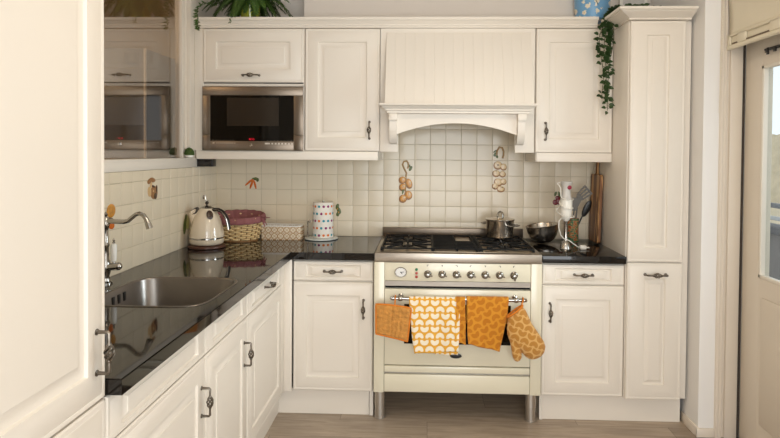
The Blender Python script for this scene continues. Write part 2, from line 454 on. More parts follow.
base_left(-2.385, -1.757, 'cream base cabinet at the near end of the sink run, beside the fridge cabinet', -1.797)
base_left(-1.755, -1.281, 'narrower cream base cabinet in the middle of the sink run', -1.327)
base_left(-1.279, -.672, 'cream corner base cabinet of the sink run, its drawer front with a pull', None, -.965, (-.671, -.610))
PLX = .557
p1 = B().box(PLX - .016, PLX, -2.385, -.5515, .001, .140).build('plinth', paint); tag(p1, 'cream plinth board under the sink run', 'plinth')
p2 = B().box(PLX + .0005, 1.062, -.5675, -.5515, .001, .142).build('plinth', paint); tag(p2, 'cream plinth board under the cabinet left of the range', 'plinth')
p3 = B().box(2.015, 2.755, -.5675, -.5515, .001, .141).build('plinth', paint); tag(p3, 'long cream plinth board right of the range, reaching the skirting', 'plinth')

def base_back(x0, x1, label, hx, panel_x, loc):
    t = thing('base_cabinet', label, 'cabinet', (loc, -.3, .148), 'base cabinets beside the range')
    body(t, x0, x1, -.5895, -.02, .148, .866)
    dw = panel('S', -.61, x0 + .002, x1 - .002, .752, .858, .07, .022, .036, .013).build('drawer', paint, t)
    handle(dw, 'S', -.61, (x0 + x1) / 2, .805, 'X')
    dr = panel('S', -.61, x0 + .002, x1 - .002, .148, .744, .075, .075, .036).build('door', paint, t)
    handle(dr, 'S', -.61, hx, .600)
    B().box(*panel_x, -.575, -.03, .001, .1475).build('side_panel', paint, t)
base_back(.646, 1.086, 'cream base cabinet left of the range cooker, drawer over door', 1.034, (1.066, 1.086), .866)
base_back(1.996, 2.4345, 'cream base cabinet between the range cooker and the tall cabinet', 2.039, (1.996, 2.013), 2.21)

# worktops
WX, WY = .639, .630
HB = .868
def bevel_top(b, z, test):
    bm = b.bm; bmesh.ops.remove_doubles(bm, verts=bm.verts, dist=1e-5)
    es = [e for e in bm.edges if all(abs(v.co.z - z) < 1e-5 for v in e.verts) and len(e.link_faces) == 2 and test(*[v.co for v in e.verts]) and any(abs(fc.normal.z) < .5 for fc in e.link_faces)]
    bmesh.ops.bevel(bm, geom=es, offset=.003, segments=2, affect='EDGES')
SCX, SCY, SA, SB = .366, -1.520, .222, .238
def sq(a, c, sx, sy, n=5.5):
    ct, st = math.cos(a), math.sin(a)
    r = (abs(ct / sx) ** n + abs(st / sy) ** n) ** (-1 / n)
    return (c[0] + r * ct, c[1] + r * st)
b = B(); bm = b.bm
RX0, RX1, RY0, RY1 = .008, WX, -1.85, -1.2
angs = sorted([2 * PI * i / 72 for i in range(72)] + [math.atan2(y - SCY, x - SCX) % (2 * PI) for x in (RX0, RX1) for y in (RY0, RY1)])
def rect_hit(a):
    ct, st = math.cos(a), math.sin(a); k = []
    if ct > 1e-9: k.append((RX1 - SCX) / ct)
    if ct < -1e-9: k.append((RX0 - SCX) / ct)
    if st > 1e-9: k.append((RY1 - SCY) / st)
    if st < -1e-9: k.append((RY0 - SCY) / st)
    r = min(k); return (SCX + r * ct, SCY + r * st)
ho = [sq(a, (SCX, SCY), SA - .006, SB - .006) for a in angs]; ro = [rect_hit(a) for a in angs]
NH = len(angs)
for z, flip in ((HC, 0), (HB, 1)):
    A = [bm.verts.new((*p, z)) for p in ro]; H_ = [bm.verts.new((*p, z)) for p in ho]
    for i in range(NH):
        j = (i + 1) % NH
        q = (A[i], A[j], H_[j], H_[i]); bm.faces.new(q if not flip else q[::-1])
    for poly in ([(RX0, -2.386), (RX1, -2.386), (RX1, RY0), (RX0, RY0)],):
        bm.faces.new([bm.verts.new((*p, z)) for p in poly])
    bm.faces.new([bm.verts.new((*p, z)) for p in [(RX0, RY1), (RX1, RY1), (RX1, -WY), (RX0, -WY)]])
    bm.faces.new([bm.verts.new((*p, z)) for p in [(RX0, -WY), (RX1, -WY), (RX1, -.008), (RX0, -.008)]])
    bm.faces.new([bm.verts.new((*p, z)) for p in [(RX1, -WY), (1.089, -WY), (1.089, -.008), (RX1, -.008)]])
edge = [(RX0, -2.386), (RX1, -2.386), (RX1, RY0)] + [p for a, p in sorted([(a if a < PI else a - 2 * PI, p) for a, p in zip(angs, ro)]) if abs(p[0] - RX1) < 1e-6 and RY0 + 1e-5 < p[1] < RY1 - 1e-5] + \
       [(RX1, RY1), (RX1, -WY), (1.089, -WY), (1.089, -.008), (RX1, -.008), (RX0, -.008), (RX0, -WY), (RX0, RY1)] + \
       [p for a, p in sorted([(a % (2 * PI), p) for a, p in zip(angs, ro)]) if abs(p[0] - RX0) < 1e-6 and RY0 + 1e-5 < p[1] < RY1 - 1e-5] + [(RX0, RY0)]
for i in range(len(edge)):
    p, q = edge[i], edge[(i + 1) % len(edge)]
    bm.faces.new([bm.verts.new((*p, HB)), bm.verts.new((*q, HB)), bm.verts.new((*q, HC)), bm.verts.new((*p, HC))])
for i in range(NH):
    p, q = ho[i], ho[(i + 1) % NH]
    bm.faces.new([bm.verts.new((*p, HC)), bm.verts.new((*q, HC)), bm.verts.new((*q, HB)), bm.verts.new((*p, HB))])
bmesh.ops.remove_doubles(bm, verts=bm.verts, dist=1e-5); bmesh.ops.recalc_face_normals(bm, faces=bm.faces)
bevel_top(b, HC, lambda p, q: (abs(p.x - WX) < 1e-4 and abs(q.x - WX) < 1e-4 and max(p.y, q.y) < -WY + 1e-4) or (abs(p.y + WY) < 1e-4 and abs(q.y + WY) < 1e-4 and min(p.x, q.x) > WX - 1e-4) or (abs(p.y + 2.386) < 1e-4 and abs(q.y + 2.386) < 1e-4))
tag(b.build('worktop', granite, angle=30), 'L-shaped polished black worktop with the inset sink', 'worktop')
b = B().box(1.994, 2.4355, -WY, -.008, HB, HC, .0025)
tag(b.build('worktop', granite), 'short polished black worktop right of the range', 'worktop')

# sink
t = thing('sink', 'square stainless inset sink in the black worktop', 'sink', (SCX, SCY, .72))
AN = [2 * PI * i / 88 for i in range(88)]
def sl(d, z, n=5.5): return [(*sq(a, (SCX, SCY), SA - d, SB - d, n), z) for a in AN]
b = B().loft([sl(0, HC + .0005), sl(.001, HC + .003), sl(.005, HC + .0035), sl(.009, HC + .002), sl(.011, HC - .004), sl(.020, HC - .13, 5), sl(.03, HC - .155, 5), sl(.055, HC - .168, 4.5),
              sl(.12, HC - .172, 3), [(SCX + .04 * math.cos(a), SCY + .04 * math.sin(a), HC - .174) for a in AN]], True, False, False)
sink_steel = mat('sink_steel', rgb(138, 132, 126), .3, 1, vary=.06, vary_scale=20, noise_stretch=(1, 30, 1))
b.build('basin', sink_steel, t, angle=60)
b = B().lathe([(.041, HC - .1735), (.038, HC - .171), (.03, HC - .176), (.012, HC - .177), (.012, HC - .168), (.0, HC - .166)], c=(SCX, SCY), seg=28)
b.build('drain', chrome, t)
for k in range(3): B().box(SCX - SA + .012, SCX - SA + .0165, SCY - .035 + k * .042, SCY - .015 + k * .042, HC - .058, HC - .022, .002).build('overflow_slot', black, t)

# tap
TX, TY = .058, -1.42
t = thing('tap', 'chrome bridge tap with a curved spout and white porcelain lever, at the sink', 'tap', (TX, TY, HC))
b = B().lathe([(.026, HC), (.026, HC + .006), (.018, HC + .012), (.014, HC + .03), (.019, HC + .05), (.019, HC + .085), (.013, HC + .10), (.012, HC + .15), (.016, HC + .16), (.012, HC + .17), (.010, HC + .22),
               (.015, HC + .235), (.017, HC + .25), (.012, HC + .266), (.006, HC + .275), (.009, HC + .285), (.0, HC + .295)], c=(TX, TY), seg=20)
b.tube([(TX, TY, HC + .068), (TX + .052, TY, HC + .072)], [.015, .016], 14).ball((TX + .052, TY, HC + .072), .0162, 14, 8)
b.build('column', chrome, t)
pts = [(TX, 1.164), (TX + .04, 1.163), (.135, 1.162), (.152, 1.166), (.168, 1.180), (.185, 1.194), (.200, 1.197), (.215, 1.190), (.227, 1.173), (.236, 1.152), (.242, 1.136)]
B().tube([(x, TY, z) for x, z in pts], [.0105, .010, .0095, .009, .0088, .0085, .0085, .0088, .0095, .0125, .014], 14).build('spout', chrome, t)
b = B().tube([(TX + .034, TY, .985), (TX + .034, TY, .998)], [.007, .005], 12)
b.build('lever', chrome, t)
b = B().lathe([(.005, 1.072), (.006, 1.076), (.003, 1.08), (.005, 1.086), (.003, 1.092), (0, 1.095)], c=(TX + .034, TY), seg=14)
b.build('finial', chrome, t)
B().lathe([(.005, .997), (.010, 1.000), (.0115, 1.01), (.0125, 1.045), (.0118, 1.068), (.006, 1.073)], c=(TX + .034, TY), seg=18).build('lever_grip', porcelain, t, 'white porcelain grip')

# ------------------------------------------------------------------ wall cabinets
UY = -.37
t = thing('microwave_cabinet', 'cream wall cabinet holding the built-in microwave, flap door on top', 'cabinet', (.33, -.17, 1.458))
b = B().box(.003, .053, -.365, -.008, 1.457, 2.174, .001).box(.0535, .648, -.30, -.008, 1.457, 2.174)
b.box(.648, .654, -.365, -.008, 1.457, 2.174).box(.0535, .648, -.352, -.30, 1.8365, 1.852)
b.build('body', paint, t)
B().box(.0535, .648, -.352, -.301, 1.8525, 1.8570).build('painted_gap_shade', dark, t)  # black strip painting in the shade of the recess below the flap door
B().box(.0535, .648, -.3485, -.301, 1.8575, 2.17).build('inner_carcase', paint, t)
dr = panel('S', UY, .0545, .6475, 1.857, 2.172, .079, .079, .036).build('door', paint, t, 'wide flap door')
handle(dr, 'S', UY, .340, 1.898, 'X', 1.0)
def wall_cab(x0, x1, hx, label):
    t = thing('wall_cabinet', label, 'cabinet', ((x0 + x1) / 2, -.17, 1.458), 'cream wall cabinets with a single door')
    body(t, x0, x1, -.349, -.008, 1.458, 2.174)
    dr = panel('S', UY, x0 + .002, x1 - .002, 1.459, 2.172, .077, .08, .037).build('door', paint, t)
    handle(dr, 'S', UY, hx, 1.581)
wall_cab(.656, 1.096, 1.037, 'cream wall cabinet between the microwave and the hood')
wall_cab(1.996, 2.4355, 2.053, 'cream wall cabinet between the hood and the tall cabinet')
o = B().box(.012, 1.086, -.364, -.345, 1.406, 1.4565, .0015).box(1.070, 1.086, -.345, -.01, 1.406, 1.4565).build('light_rail', paint); tag(o, 'cream light rail under the two left wall cabinets', 'light rail')
o = B().box(2.005, 2.4355, -.364, -.345, 1.406, 1.4575, .0015).box(2.002, 2.018, -.345, -.01, 1.406, 1.4575).build('light_rail', paint); tag(o, 'short cream light rail under the right wall cabinet', 'light rail')
# cornice
prof = [(-.30, 2.1755), (-.371, 2.1755), (-.371, 2.188), (-.378, 2.1885), (-.378, 2.198), (-.383, 2.206), (-.390, 2.215), (-.390, 2.2205), (-.403, 2.221), (-.403, 2.240), (-.30, 2.240)]
prof = [(y, 2.1755 + (z - 2.1755) * .86) for y, z in prof]
b = B().prism(prof, .0, 2.3400, 'X')
b.box(.005, 2.34, -.30, -.01, 2.224, 2.2300)
tag(b.build('cornice', paint, angle=18), 'long cream cornice along the top of the wall cabinets and hood', 'cornice')

# hood
t = thing('cooker_hood', 'cream chimney-style cooker hood with arched valance and corbels', 'cooker hood', (1.545, -.2, 1.457))
b = B(); b.box(1.0985, 1.9915, -.36, -.335, 1.68, 2.174).box(1.0985, 1.203, -.36, -.335, 1.457, 1.68, .001).box(1.881, 1.9915, -.36, -.335, 1.457, 1.68, .001)
b.box(1.0985, 1.112, -.335, -.0085, 1.457, 2.174).box(1.978, 1.9915, -.335, -.0085, 1.457, 2.174).box(1.112, 1.978, -.335, -.0085, 1.668, 1.69)
b.build('back_panel', paint, t)
zt, zb, yt, yb = 2.150, 1.716, -.362, -.502
b = B()
N = 15
cx0, cx1 = 1.133, 1.966
front = []
for (z, y) in ((zt, yt), (zb, yb)):
    row = []
    for i in range(N):
        xa = cx0 + (cx1 - cx0) * i / N; xb = cx0 + (cx1 - cx0) * (i + 1) / N
        row += [(xa + .0012, y, z), (xb - .0012, y, z), (xb, y + .0012, z)]
    row = row[:-1]
    front.append([(cx0, -.3601, z)] + row + [(cx1, -.3601, z)])
b.loft(front, True, True, True)
b.build('canopy', paint, t, 'sloping boarded canopy', angle=20)
def shelf(pr, b):
    loops = []
    for d, z in pr: loops.append([(1.148 - d, -.3601, z), (1.148 - d, -.468 - d, z), (1.940 + d, -.468 - d, z), (1.940 + d, -.3601, z)])
    b.loft(loops)
b = B(); shelf([(0, 1.6755), (.002, 1.676), (.003, 1.686), (.012, 1.690), (.014, 1.699), (.026, 1.706), (.031, 1.713), (.042, 1.716), (.045, 1.722), (.044, 1.7285), (.038, 1.7295)], b)
b.build('mantel_shelf', paint, t, 'moulded ledge', angle=25)
arch = [(1.193, 1.675)] + [(1.193, 1.556)]
for i in range(31):
    u = i / 30; x = 1.200 + (1.874 - 1.200) * u; arch.append((x, 1.558 + .064 * (1 - abs(2 * u - 1) ** 2.0)))
arch += [(1.881, 1.556), (1.881, 1.675)]
B().prism(arch, -.425, -.405, 'Y').build('valance', paint, t, 'arched valance', angle=25)
B().box(1.165, 1.193, -.425, -.3605, 1.60, 1.675).build('return', paint, t)
B().box(1.881, 1.917, -.425, -.3605, 1.60, 1.675).build('return', paint, t)
for cx in (1.179, 1.9045):
    b = B(); w2 = .021
    pr = [(-.3602, 1.674), (-.466, 1.674), (-.466, 1.636), (-.452, 1.634), (-.449, 1.61), (-.447, 1.585), (-.441, 1.56), (-.428, 1.535), (-.414, 1.515), (-.402, 1.506), (-.3602, 1.500)]
    b.prism(pr, cx - w2, cx + w2, 'X')
    b.box(cx - w2 - .003, cx + w2 + .003, -.470, -.3602, 1.640, 1.6745, .0015)
    b.build('corbel', paint, t, angle=25)
B().box(1.25, 1.84, -.31, -.05, 1.660, 1.667, .001).build('grease_filter', steel, t)

# tall cabinet on the right
t = thing('tall_cabinet', 'tall narrow cream cabinet at the right end, beside the wall pier', 'cabinet', (2.6, -.3, .14))
b = B().box(2.437, 2.728, -.6085, -.001, .143, 2.160, .001).box(2.728, 2.768, -.600, -.001, .143, 2.160, .001)
b.build('body', paint, t)
panel('S', -.63, 2.441, 2.729, .882, 2.158, .087, .077, .028).build('door', paint, t, 'long upper door')
dr = panel('S', -.63, 2.441, 2.729, .145, .875, .090, .083, .026).build('door', paint, t, 'lower pull-out door')
handle(dr, 'S', -.63, 2.587, .816, 'X', 1.12)
b = B(); loops = []
for dd, z in [(0, 2.161), (.009, 2.1612), (.009, 2.169), (.018, 2.173), (.034, 2.180), (.056, 2.188), (.066, 2.194), (.066, 2.199), (.083, 2.1995), (.083, 2.2125), (.080, 2.213)]:
    loops.append([(2.437 - dd, -.400, z), (2.437 - dd, -.631 - dd, z), (2.751, -.631 - dd, z), (2.751, -.400, z)])
b.loft(loops)
b.build('crown', paint, t, 'flared crown moulding', angle=15)

# ------------------------------------------------------------------ range cooker
RX0, RX1, RY = 1.095, 1.985, -.66
t = thing('range_cooker', 'wide cream range cooker with a black cast-iron hob and towel rail', 'range cooker', (1.54, -.34, 0))
b = B().box(RX0 + .002, RX1 - .002, -.632, -.03, .166, .868)
b.box(RX0, RX0 + .055, RY, -.632, .166, .868, .002).box(RX1 - .057, RX1, RY, -.632, .166, .868, .002)
b.build('body', enamel, t)
b = B().box(RX0 + .0565, RX1 - .0585, RY + .002, -.6325, .768, .866, .002)
cp = b.build('control_panel', enamel, t)
for k in range(7):
    x = 1.381 + .0762 * k; z = .806
    M = Matrix.Translation((x, RY + .002, z)) @ Matrix.Rotation(PI / 2, 4, 'X')
    b = B().lathe([(.0205, 0), (.0205, .003), (.015, .005), (.011, .010), (.009, .016), (.0125, .022), (.0142, .028), (.0130, .034), (.009, .0385), (0, .040)], seg=20, M=M)
    a = -.25 if k < 6 else -1.5
    M2 = Matrix.Translation((x, RY - .022, z)) @ Matrix.Rotation(-a, 4, 'Y')
    b.tube([M2 @ V((.010, 0, 0)), M2 @ V((.026, -.002, 0))], [.006, .003], 8)
    b.build('knob', MATS.get('knob_steel') or mat('knob_steel', rgb(142, 136, 128), .2, 1), cp, 'chrome control knob')
mk = mat('marking_ink', rgb(70, 66, 60), .6)
for k in range(7):
    x = 1.381 + .0762 * k
    B().box(x - .0045, x + .0045, RY + .0012, RY + .0018, .8535, .8555).box(x - .0012 + .004 * ((k % 3) - 1), x + .0022 + .004 * ((k % 3) - 1), RY + .0012, RY + .0018, .847, .8534).build('marking', mk, cp)
M = Matrix.Translation((1.237, RY + .002, .815)) @ Matrix.Rotation(PI / 2, 4, 'X')
b = B().lathe([(.033, 0), (.033, .006), (.0315, .0085), (.029, .0075)], seg=36, M=M, sy=.82, cap1=False)
ck = b.build('clock', chrome, cp, 'oval clock with a white face')
B().lathe([(.0292, .002), (.0292, .0062), (0, .0062)], seg=36, M=M, sy=.82).build('clock_face', mat('clock_white', rgb(228, 226, 222), .3), ck)
b = B()
for an, ln, wd in ((-.12, .019, .0016), (.85, .013, .002)):
    Mh = Matrix.Translation((1.237, RY - .0050, .815)) @ Matrix.Rotation(an, 4, 'Y')
    b.loft([[Mh @ V(p) for p in ((-.003, y, -wd), (ln, y, -wd * .6), (ln, y, wd * .6), (-.003, y, wd))] for y in (0, -.0008)])
for k in range(12):
    a = k * PI / 6; b.ball((1.237 + .0255 * math.cos(a), RY - .0048, .815 + .0207 * math.sin(a)), (.0011, .0004, .0011), 6, 4)
b.build('clock_hands', black, ck)
b = B().ball((1.209, RY - .006, .806), .004, 10, 6); b.build('clock_button', chrome, ck)
for z, c, n in ((.830, (20, 110, 66), 'green'), (.8105, (165, 44, 22), 'red'), (.791, (165, 44, 22), 'red')):
    M = Matrix.Translation((1.321, RY + .002, z)) @ Matrix.Rotation(PI / 2, 4, 'X')
    m = MATS.get('lamp_' + n) or mat('lamp_' + n, rgb(*c), .2, coat=.5)
    B().lathe([(.0075, 0), (.0075, .003), (.0055, .0055), (0, .007)], seg=16, M=M).build('indicator_lamp', m, cp, n + ' indicator lamp')
b = B()
for k in range(5): b.box(RX0 + .057, RX1 - .059, RY + .004, -.634, .741 + .0052 * k, .7445 + .0052 * k)
b.build('vent_grille', steel_h, t)
B().box(RX0 + .057, RX1 - .059, -.640, -.6325, .727, .767).build('vent_gap_shade', dark, t)  # near-black plate in place of the shade behind the vent bars
dr = B().box(RX0 + .0565, RX1 - .0585, RY, -.6325, .3165, .7245, .003).build('oven_door', enamel, t)
B().box(1.257, 1.823, RY - .0025, RY - .0002, .432, .645, .001).build('oven_window', black_glass, dr)
b = B().loft([[(1.534 + .031 * math.cos(a) * k, RY + y, .371 + .0135 * math.sin(a) * k) for a in [2 * PI * i / 32 for i in range(32)]] for k, y in ((1, -.0002), (1, -.003), (.88, -.0042), (.0001, -.0042))])
b.build('badge', black, dr, 'small black oval badge')
b = B().tube([(1.204, -.716, .688), (1.878, -.716, .688)], .0095, 16)
for x in (1.204, 1.878):
    s_ = 1 if x > 1.5 else -1
    M = Matrix.Translation((x, -.716, .688)) @ Matrix.Rotation(PI / 2 * s_, 4, 'Y')
    b.lathe([(.0095, 0), (.0125, .002), (.0125, .006), (.008, .009), (.011, .014), (.006, .02), (0, .0215)], seg=14, M=M)
for x in (1.238, 1.842):
    b.ball((x, -.716, .688), (.017, .0145, .0145), 14, 8)
    b.lathe([(.014, 0), (.014, .004), (.008, .008), (.0075, .045)], seg=14, M=Matrix.Translation((x, RY - .0005, .688)) @ Matrix.Rotation(PI / 2, 4, 'X'))
b.build('towel_rail', chrome, dr)
dw = B().box(RX0 + .0565, RX1 - .0585, RY, -.6325, .170, .2655, .003).build('warming_drawer', enamel, t)
B().box(RX0 + .0565, RX1 - .0585, RY - .003, -.6325, .2765, .3115, .006).build('drawer_lip', enamel, dw)
B().box(RX0 + .057, RX1 - .059, -.636, -.6330, .2650, .277).build('gap_strip', steel_h, t)
for x, y in ((1.125, -.585), (1.946, -.585), (1.125, -.10), (1.946, -.10)):
    B().lathe([(.030, .0), (.030, .006), (.0275, .008), (.0275, .075), (.029, .077), (.029, .1655)], c=(x, y), seg=24).build('leg', MATS.get('leg_steel') or mat('leg_steel', rgb(200, 194, 186), .42, 1), t, 'round steel leg')
# hob
b = B().box(RX0 + .001, RX1 - .001, RY - .004, -.030, .8685, .918, .004)
hob = b.build('hob_top', steel_h, t)
b = B().box(RX0 + .001, RX1 + .001, -.060, -.031, .9182, .974, .003)
for k in range(54): b.box(1.30 + k * .0105, 1.3045 + k * .0105, -.0612, -.0598, .954, .963)
b.build('upstand', steel, t)
B().box(RX0 + .028, RX1 - .028, -.625, -.108, .9182, .9215, .001).build('drip_tray', mat('tray_steel', rgb(168, 154, 136), .30, 1), hob)
def burner(x, y, r):
    b = B().lathe([(r * 1.25, .9217), (r * 1.2, .9242), (r * .95, .9262), (r * .9, .9275)], c=(x, y), seg=28)
    o = b.build('burner', mat('burner_alloy', rgb(140, 132, 122), .4, 1) if 'burner_alloy' not in MATS else MATS['burner_alloy'], hob)
    B().lathe([(r * .86, .9277), (r * .86, .9307), (r * .7, .932), (0, .9322)], c=(x, y), seg=28).build('burner_cap', iron, o)
for x, y, r in ((1.267, -.245, .042), (1.267, -.492, .036), (1.810, -.245, .042), (1.810, -.492, .048)): burner(x, y, r)
burner(1.60, -.49, .026)
B().box(1.55, 1.635, -.325, -.165, .9217, .930, .003).build('fish_burner', steel_h, hob, 'rectangular steel burner')
GZ = .9315
def star_grate(x0, x1, y0, y1, cs):
    b = B(); r = .0055
    def bar(p, q, w=.0055, h=.008, drop=False):
        p, q = V(p), V(q); d = (q - p).normalized(); n = V((-d.y, d.x, 0)) * w
        b.loft([[c + n, c - n, c - n * .8 + V((0, 0, h)), c + n * .8 + V((0, 0, h))] for c in (p, q)])
    for y in (y0, (y0 + y1) / 2, y1): bar((x0, y, GZ), (x1, y, GZ))
    for x in (x0, x1): bar((x, y0, GZ), (x, y1, GZ))
    for x in (x0, x1):
        for y in (y0, (y0 + y1) / 2, y1): b.box(x - .006, x + .006, y - .006, y + .006, .9217, GZ + .002)
    for cx, cy in cs:
        hx, hy = (x1 - x0) / 2, (y1 - y0) / 4
        for dx, dy in ((1, 0), (-1, 0), (0, 1), (0, -1), (.78, .78), (-.78, .78), (.78, -.78), (-.78, -.78)):
            bar((cx + dx * hx, cy + dy * hy, GZ), (cx + dx * hx * .26, cy + dy * hy * .26, GZ + .003), .005, .0085)
    return b.build('grate', iron, hob, 'black cast-iron pan support', angle=25)
star_grate(1.130, 1.405, -.615, -.122, [(1.267, -.485), (1.267, -.245)])
star_grate(1.672, 1.948, -.615, -.122, [(1.810, -.485), (1.810, -.245)])
b = B()
for k in range(11):
    y = -.612 + k * .049
    for x0, x1 in (((1.412, 1.540), (1.645, 1.666)) if -.34 < y < -.15 else ((1.412, 1.666),)):
        b.box(x0, x1, y - .006, y + .006, GZ - .001, GZ + .009, .002)
for x in (1.413, 1.54, 1.646, 1.665):
    b.box(x - .0055, x + .0055, -.618, -.116, GZ - .003, GZ + .006, .002)
    for y in (-.61, -.122): b.box(x - .005, x + .005, y - .005, y + .005, .9217, GZ)
b.build('grate', iron, hob, 'barred middle grate')

# ------------------------------------------------------------------ microwave
MY = -.378
t = thing('microwave', 'built-in stainless microwave with a black glass door', 'microwave', (.35, -.2, 1.458))
B().box(.066, .636, -.2985, -.29, 1.47, 1.82).build('casing', black, t)
b = B()
x0, x1, z0, z1 = .053, .648, 1.4585, 1.832
ix0, ix1, iz0, iz1 = .100, .594, 1.513, 1.780
b.box(x0, x1, MY, -.3655, iz1, z1, .002).box(x0, ix0, MY, -.3655, 1.5475, iz1, .001).box(ix1, x1, MY, -.3655, 1.5475, iz1, .001)
b.build('frame', steel, t)
b = B().box(x0, ix0, MY, -.3655, z0, 1.5465, .001).box(ix1, x1, MY, -.3655, z0, 1.5465, .001).box(ix0, ix1, MY, -.3655, z0, iz0, .001)
fp = b.build('lower_panel', steel, t)
dr = B().box(ix0, ix1, MY + .003, -.3655, iz0, iz1).build('door', black_glass, t, 'black glass door')
B().box(.199, .505, MY + .0022, MY + .003, 1.603, 1.766).build('window', mat('oven_mesh', rgb(40, 33, 26), .12, spec=.5), dr)
bw = mat('button_white', rgb(200, 194, 184), .4)
for k in range(11):
    x = .117 + k * .0118
    B().box(x + (.010 if k else -.002), x + (.014 if k else .009), MY - .0006, MY - .0001, 1.4985, 1.5035).build('touch_button', bw, fp)
for k in range(9):
    x = .425 + k * .0195
    B().box(x, x + (.018 if k == 0 else .009), MY - .0006, MY - .0001, 1.495, 1.5035).build('touch_button', bw, fp)
mg = mat('mark_grey', rgb(120, 116, 110), .5)
for k in range(7): B().box(.112 + k * .02, .120 + k * .02, MY + .0022, MY + .0028, 1.517, 1.519).build('button_mark', mg, dr)
for k in range(8): B().box(.437 + k * .02, .443 + k * .02, MY + .0022, MY + .0028, 1.517, 1.519).build('button_mark', mg, dr)
m = mat('display_red', rgb(200, 20, 40), .4); bs = m.node_tree.nodes['Principled BSDF']; bs.inputs['Emission Color'].default_value = rgb(230, 20, 50); bs.inputs['Emission Strength'].default_value = .9
b = B(); sg = {'0': 'abcdef', '8': 'abcdefg', '3': 'abcdg', '5': 'acdfg'}
for k, ch in enumerate('0835'):
    x, z, w_, h_ = .331 + k * .0078 + (.002 if k > 1 else 0), 1.5195, .0046, .0088
    for c in sg[ch]:
        q = {'a': (x, x + w_, z + h_, z + h_ + .0011), 'd': (x, x + w_, z, z + .0011), 'g': (x, x + w_, z + h_ / 2, z + h_ / 2 + .0011),
             'f': (x, x + .0011, z + h_ / 2, z + h_), 'b': (x + w_ - .0011, x + w_, z + h_ / 2, z + h_), 'e': (x, x + .0011, z, z + h_ / 2), 'c': (x + w_ - .0011, x + w_, z, z + h_ / 2)}[c]
        b.box(q[0], q[1], MY + .0018, MY + .0024, q[2], q[3])
b.build('display', m, dr, 'red clock digits')
B().lathe([(.0095, 0), (.0095, .004), (.007, .006), (0, .0065)], seg=18, M=Matrix.Translation((.343, MY, 1.490)) @ Matrix.Rotation(PI / 2, 4, 'X')).build('knob', chrome, fp)
t = thing('power_strip', 'small black box fixed under the left end of the light rail', 'socket box', (.05, -.3, 1.36))
B().box(.006, .104, -.343, -.29, 1.361, 1.4055, .002).build('housing', black, t)
B().box(.016, .094, -.3442, -.3428, 1.367, 1.399, .001).build('faceplate', mat('dark_gloss', rgb(30, 28, 27), .2), t)

# ------------------------------------------------------------------ cloths on the range
RYc, RZc = -.716, .688
def drape(b, tl, tr, bl, br, back=.10, rad=.0125, fold=.004, nf=2.0, ph=0., sag=.0, dy=0., nu=44, nv=56, waver=.003):
    """cloth over the rail; front sheet between the given x/z corners"""
    def fn(u, v):
        xt = tl + (tr - tl) * u; xb = bl[0] + (br[0] - bl[0]) * u; zb = bl[1] + (br[1] - bl[1]) * u + sag * math.sin(PI * u)
        arc = PI * rad; front = RZc - zb; tot = back + arc + front; s = v * tot
        k = 0
        if s < back: y, z, k = RYc + rad, RZc - (back - s), 0
        elif s < back + arc:
            a = (s - back) / rad; y, z = RYc + rad * math.cos(a), RZc + rad * math.sin(a)
        else:
            k = (s - back - arc) / front; y, z = RYc - rad, RZc - k * front
        amp = fold * min(1, k * 2.2)
        y += -abs(amp) * (1 + math.sin(u * nf * 2 * PI + ph)) - amp * .5 * math.sin(u * nf * 4.3 * PI + ph * 2) + dy * min(1, k * 3)
        x = xt + (xb - xt) * k ** 1.2 + .0022 * math.sin(k * 7 + u * 5) * k
        z += waver * math.sin(u * 9 + ph) * k
        return V((x, y, z))
    b.sheet(fn, nu, nv)
o = thing('tea_towel', 'mustard tea towel with white crescent print, hanging on the oven rail', 'tea towel', (1.42, RYc, .55), 'towels on the oven rail')
b = B(); drape(b, 1.284, 1.548, (1.313, .403), (1.546, .418), fold=.0035, nf=1.3, ph=.4, back=.12)
b.build('cloth', towel_light, o, solid=.0018, angle=80)
b = B(); drape(b, 1.40, 1.546, (1.42, .400), (1.5425, .398), fold=.001, nf=1., back=.0, rad=.0105, nv=40)
b.build('back_layer', towel_light, o, 'rear half of the folded towel', solid=.0015, angle=80)
o = thing('tea_towel', 'amber terry towel with tone-on-tone crescents, folded beside the white-printed one', 'tea towel', (1.67, RYc, .55), 'towels on the oven rail')
b = B(); drape(b, 1.584, 1.801, (1.592, .459), (1.757, .425), fold=.003, nf=1.4, ph=1.2, back=.13, rad=.0175)
b.build('cloth', towel_dark, o, solid=.003, angle=80)
b = B(); drape(b, 1.530, 1.576, (1.524, .470), (1.583, .456), fold=.002, nf=1., ph=2., back=.12, rad=.0145, nu=14)
b.build('folded_edge', towel_dark, o, 'narrow folded-back strip', solid=.003, angle=80)

# pot holder
o = thing('pot_holder', 'square quilted ochre pot holder with orange binding, left end of the oven rail', 'pot holder', (1.205, -.74, .57))
cn = [(1.112, .662), (1.205, .664), (1.297, .643), (1.290, .560), (1.277, .472), (1.195, .487), (1.1135, .505), (1.112, .585)]
def ph_pt(u, v):
    x = (1.112 * (1 - u) + 1.297 * u) * (1 - v) + (1.1135 * (1 - u) + 1.277 * u) * v
    z = (.664 - .019 * u ** 2) * (1 - v) + (.507 - .035 * u) * v
    return x, z
def ph_fn(sg):
    def fn(u, v):
        x, z = ph_pt(u, v); e = min(u, 1 - u, v, 1 - v)
        q = .5 + .5 * math.cos((u + v) * 24) * math.cos((u - v) * 24)
        crease = -.003 * math.exp(-((u - .47) / .02) ** 2)
        return V((x, -.746 + sg * (min(1, e * 14) * (.0050 + .0028 * q + crease) + .0005) + .006 * (v - .3) * math.sin(u * 3 + .5), z))
    return fn
b = B(); b.sheet(ph_fn(-1), 48, 42); b.sheet(ph_fn(1), 48, 42); b.build('pad', quilt_m, o, angle=70)
b = B(); pts = []
for i in range(20): pts.append((i / 20, 0))
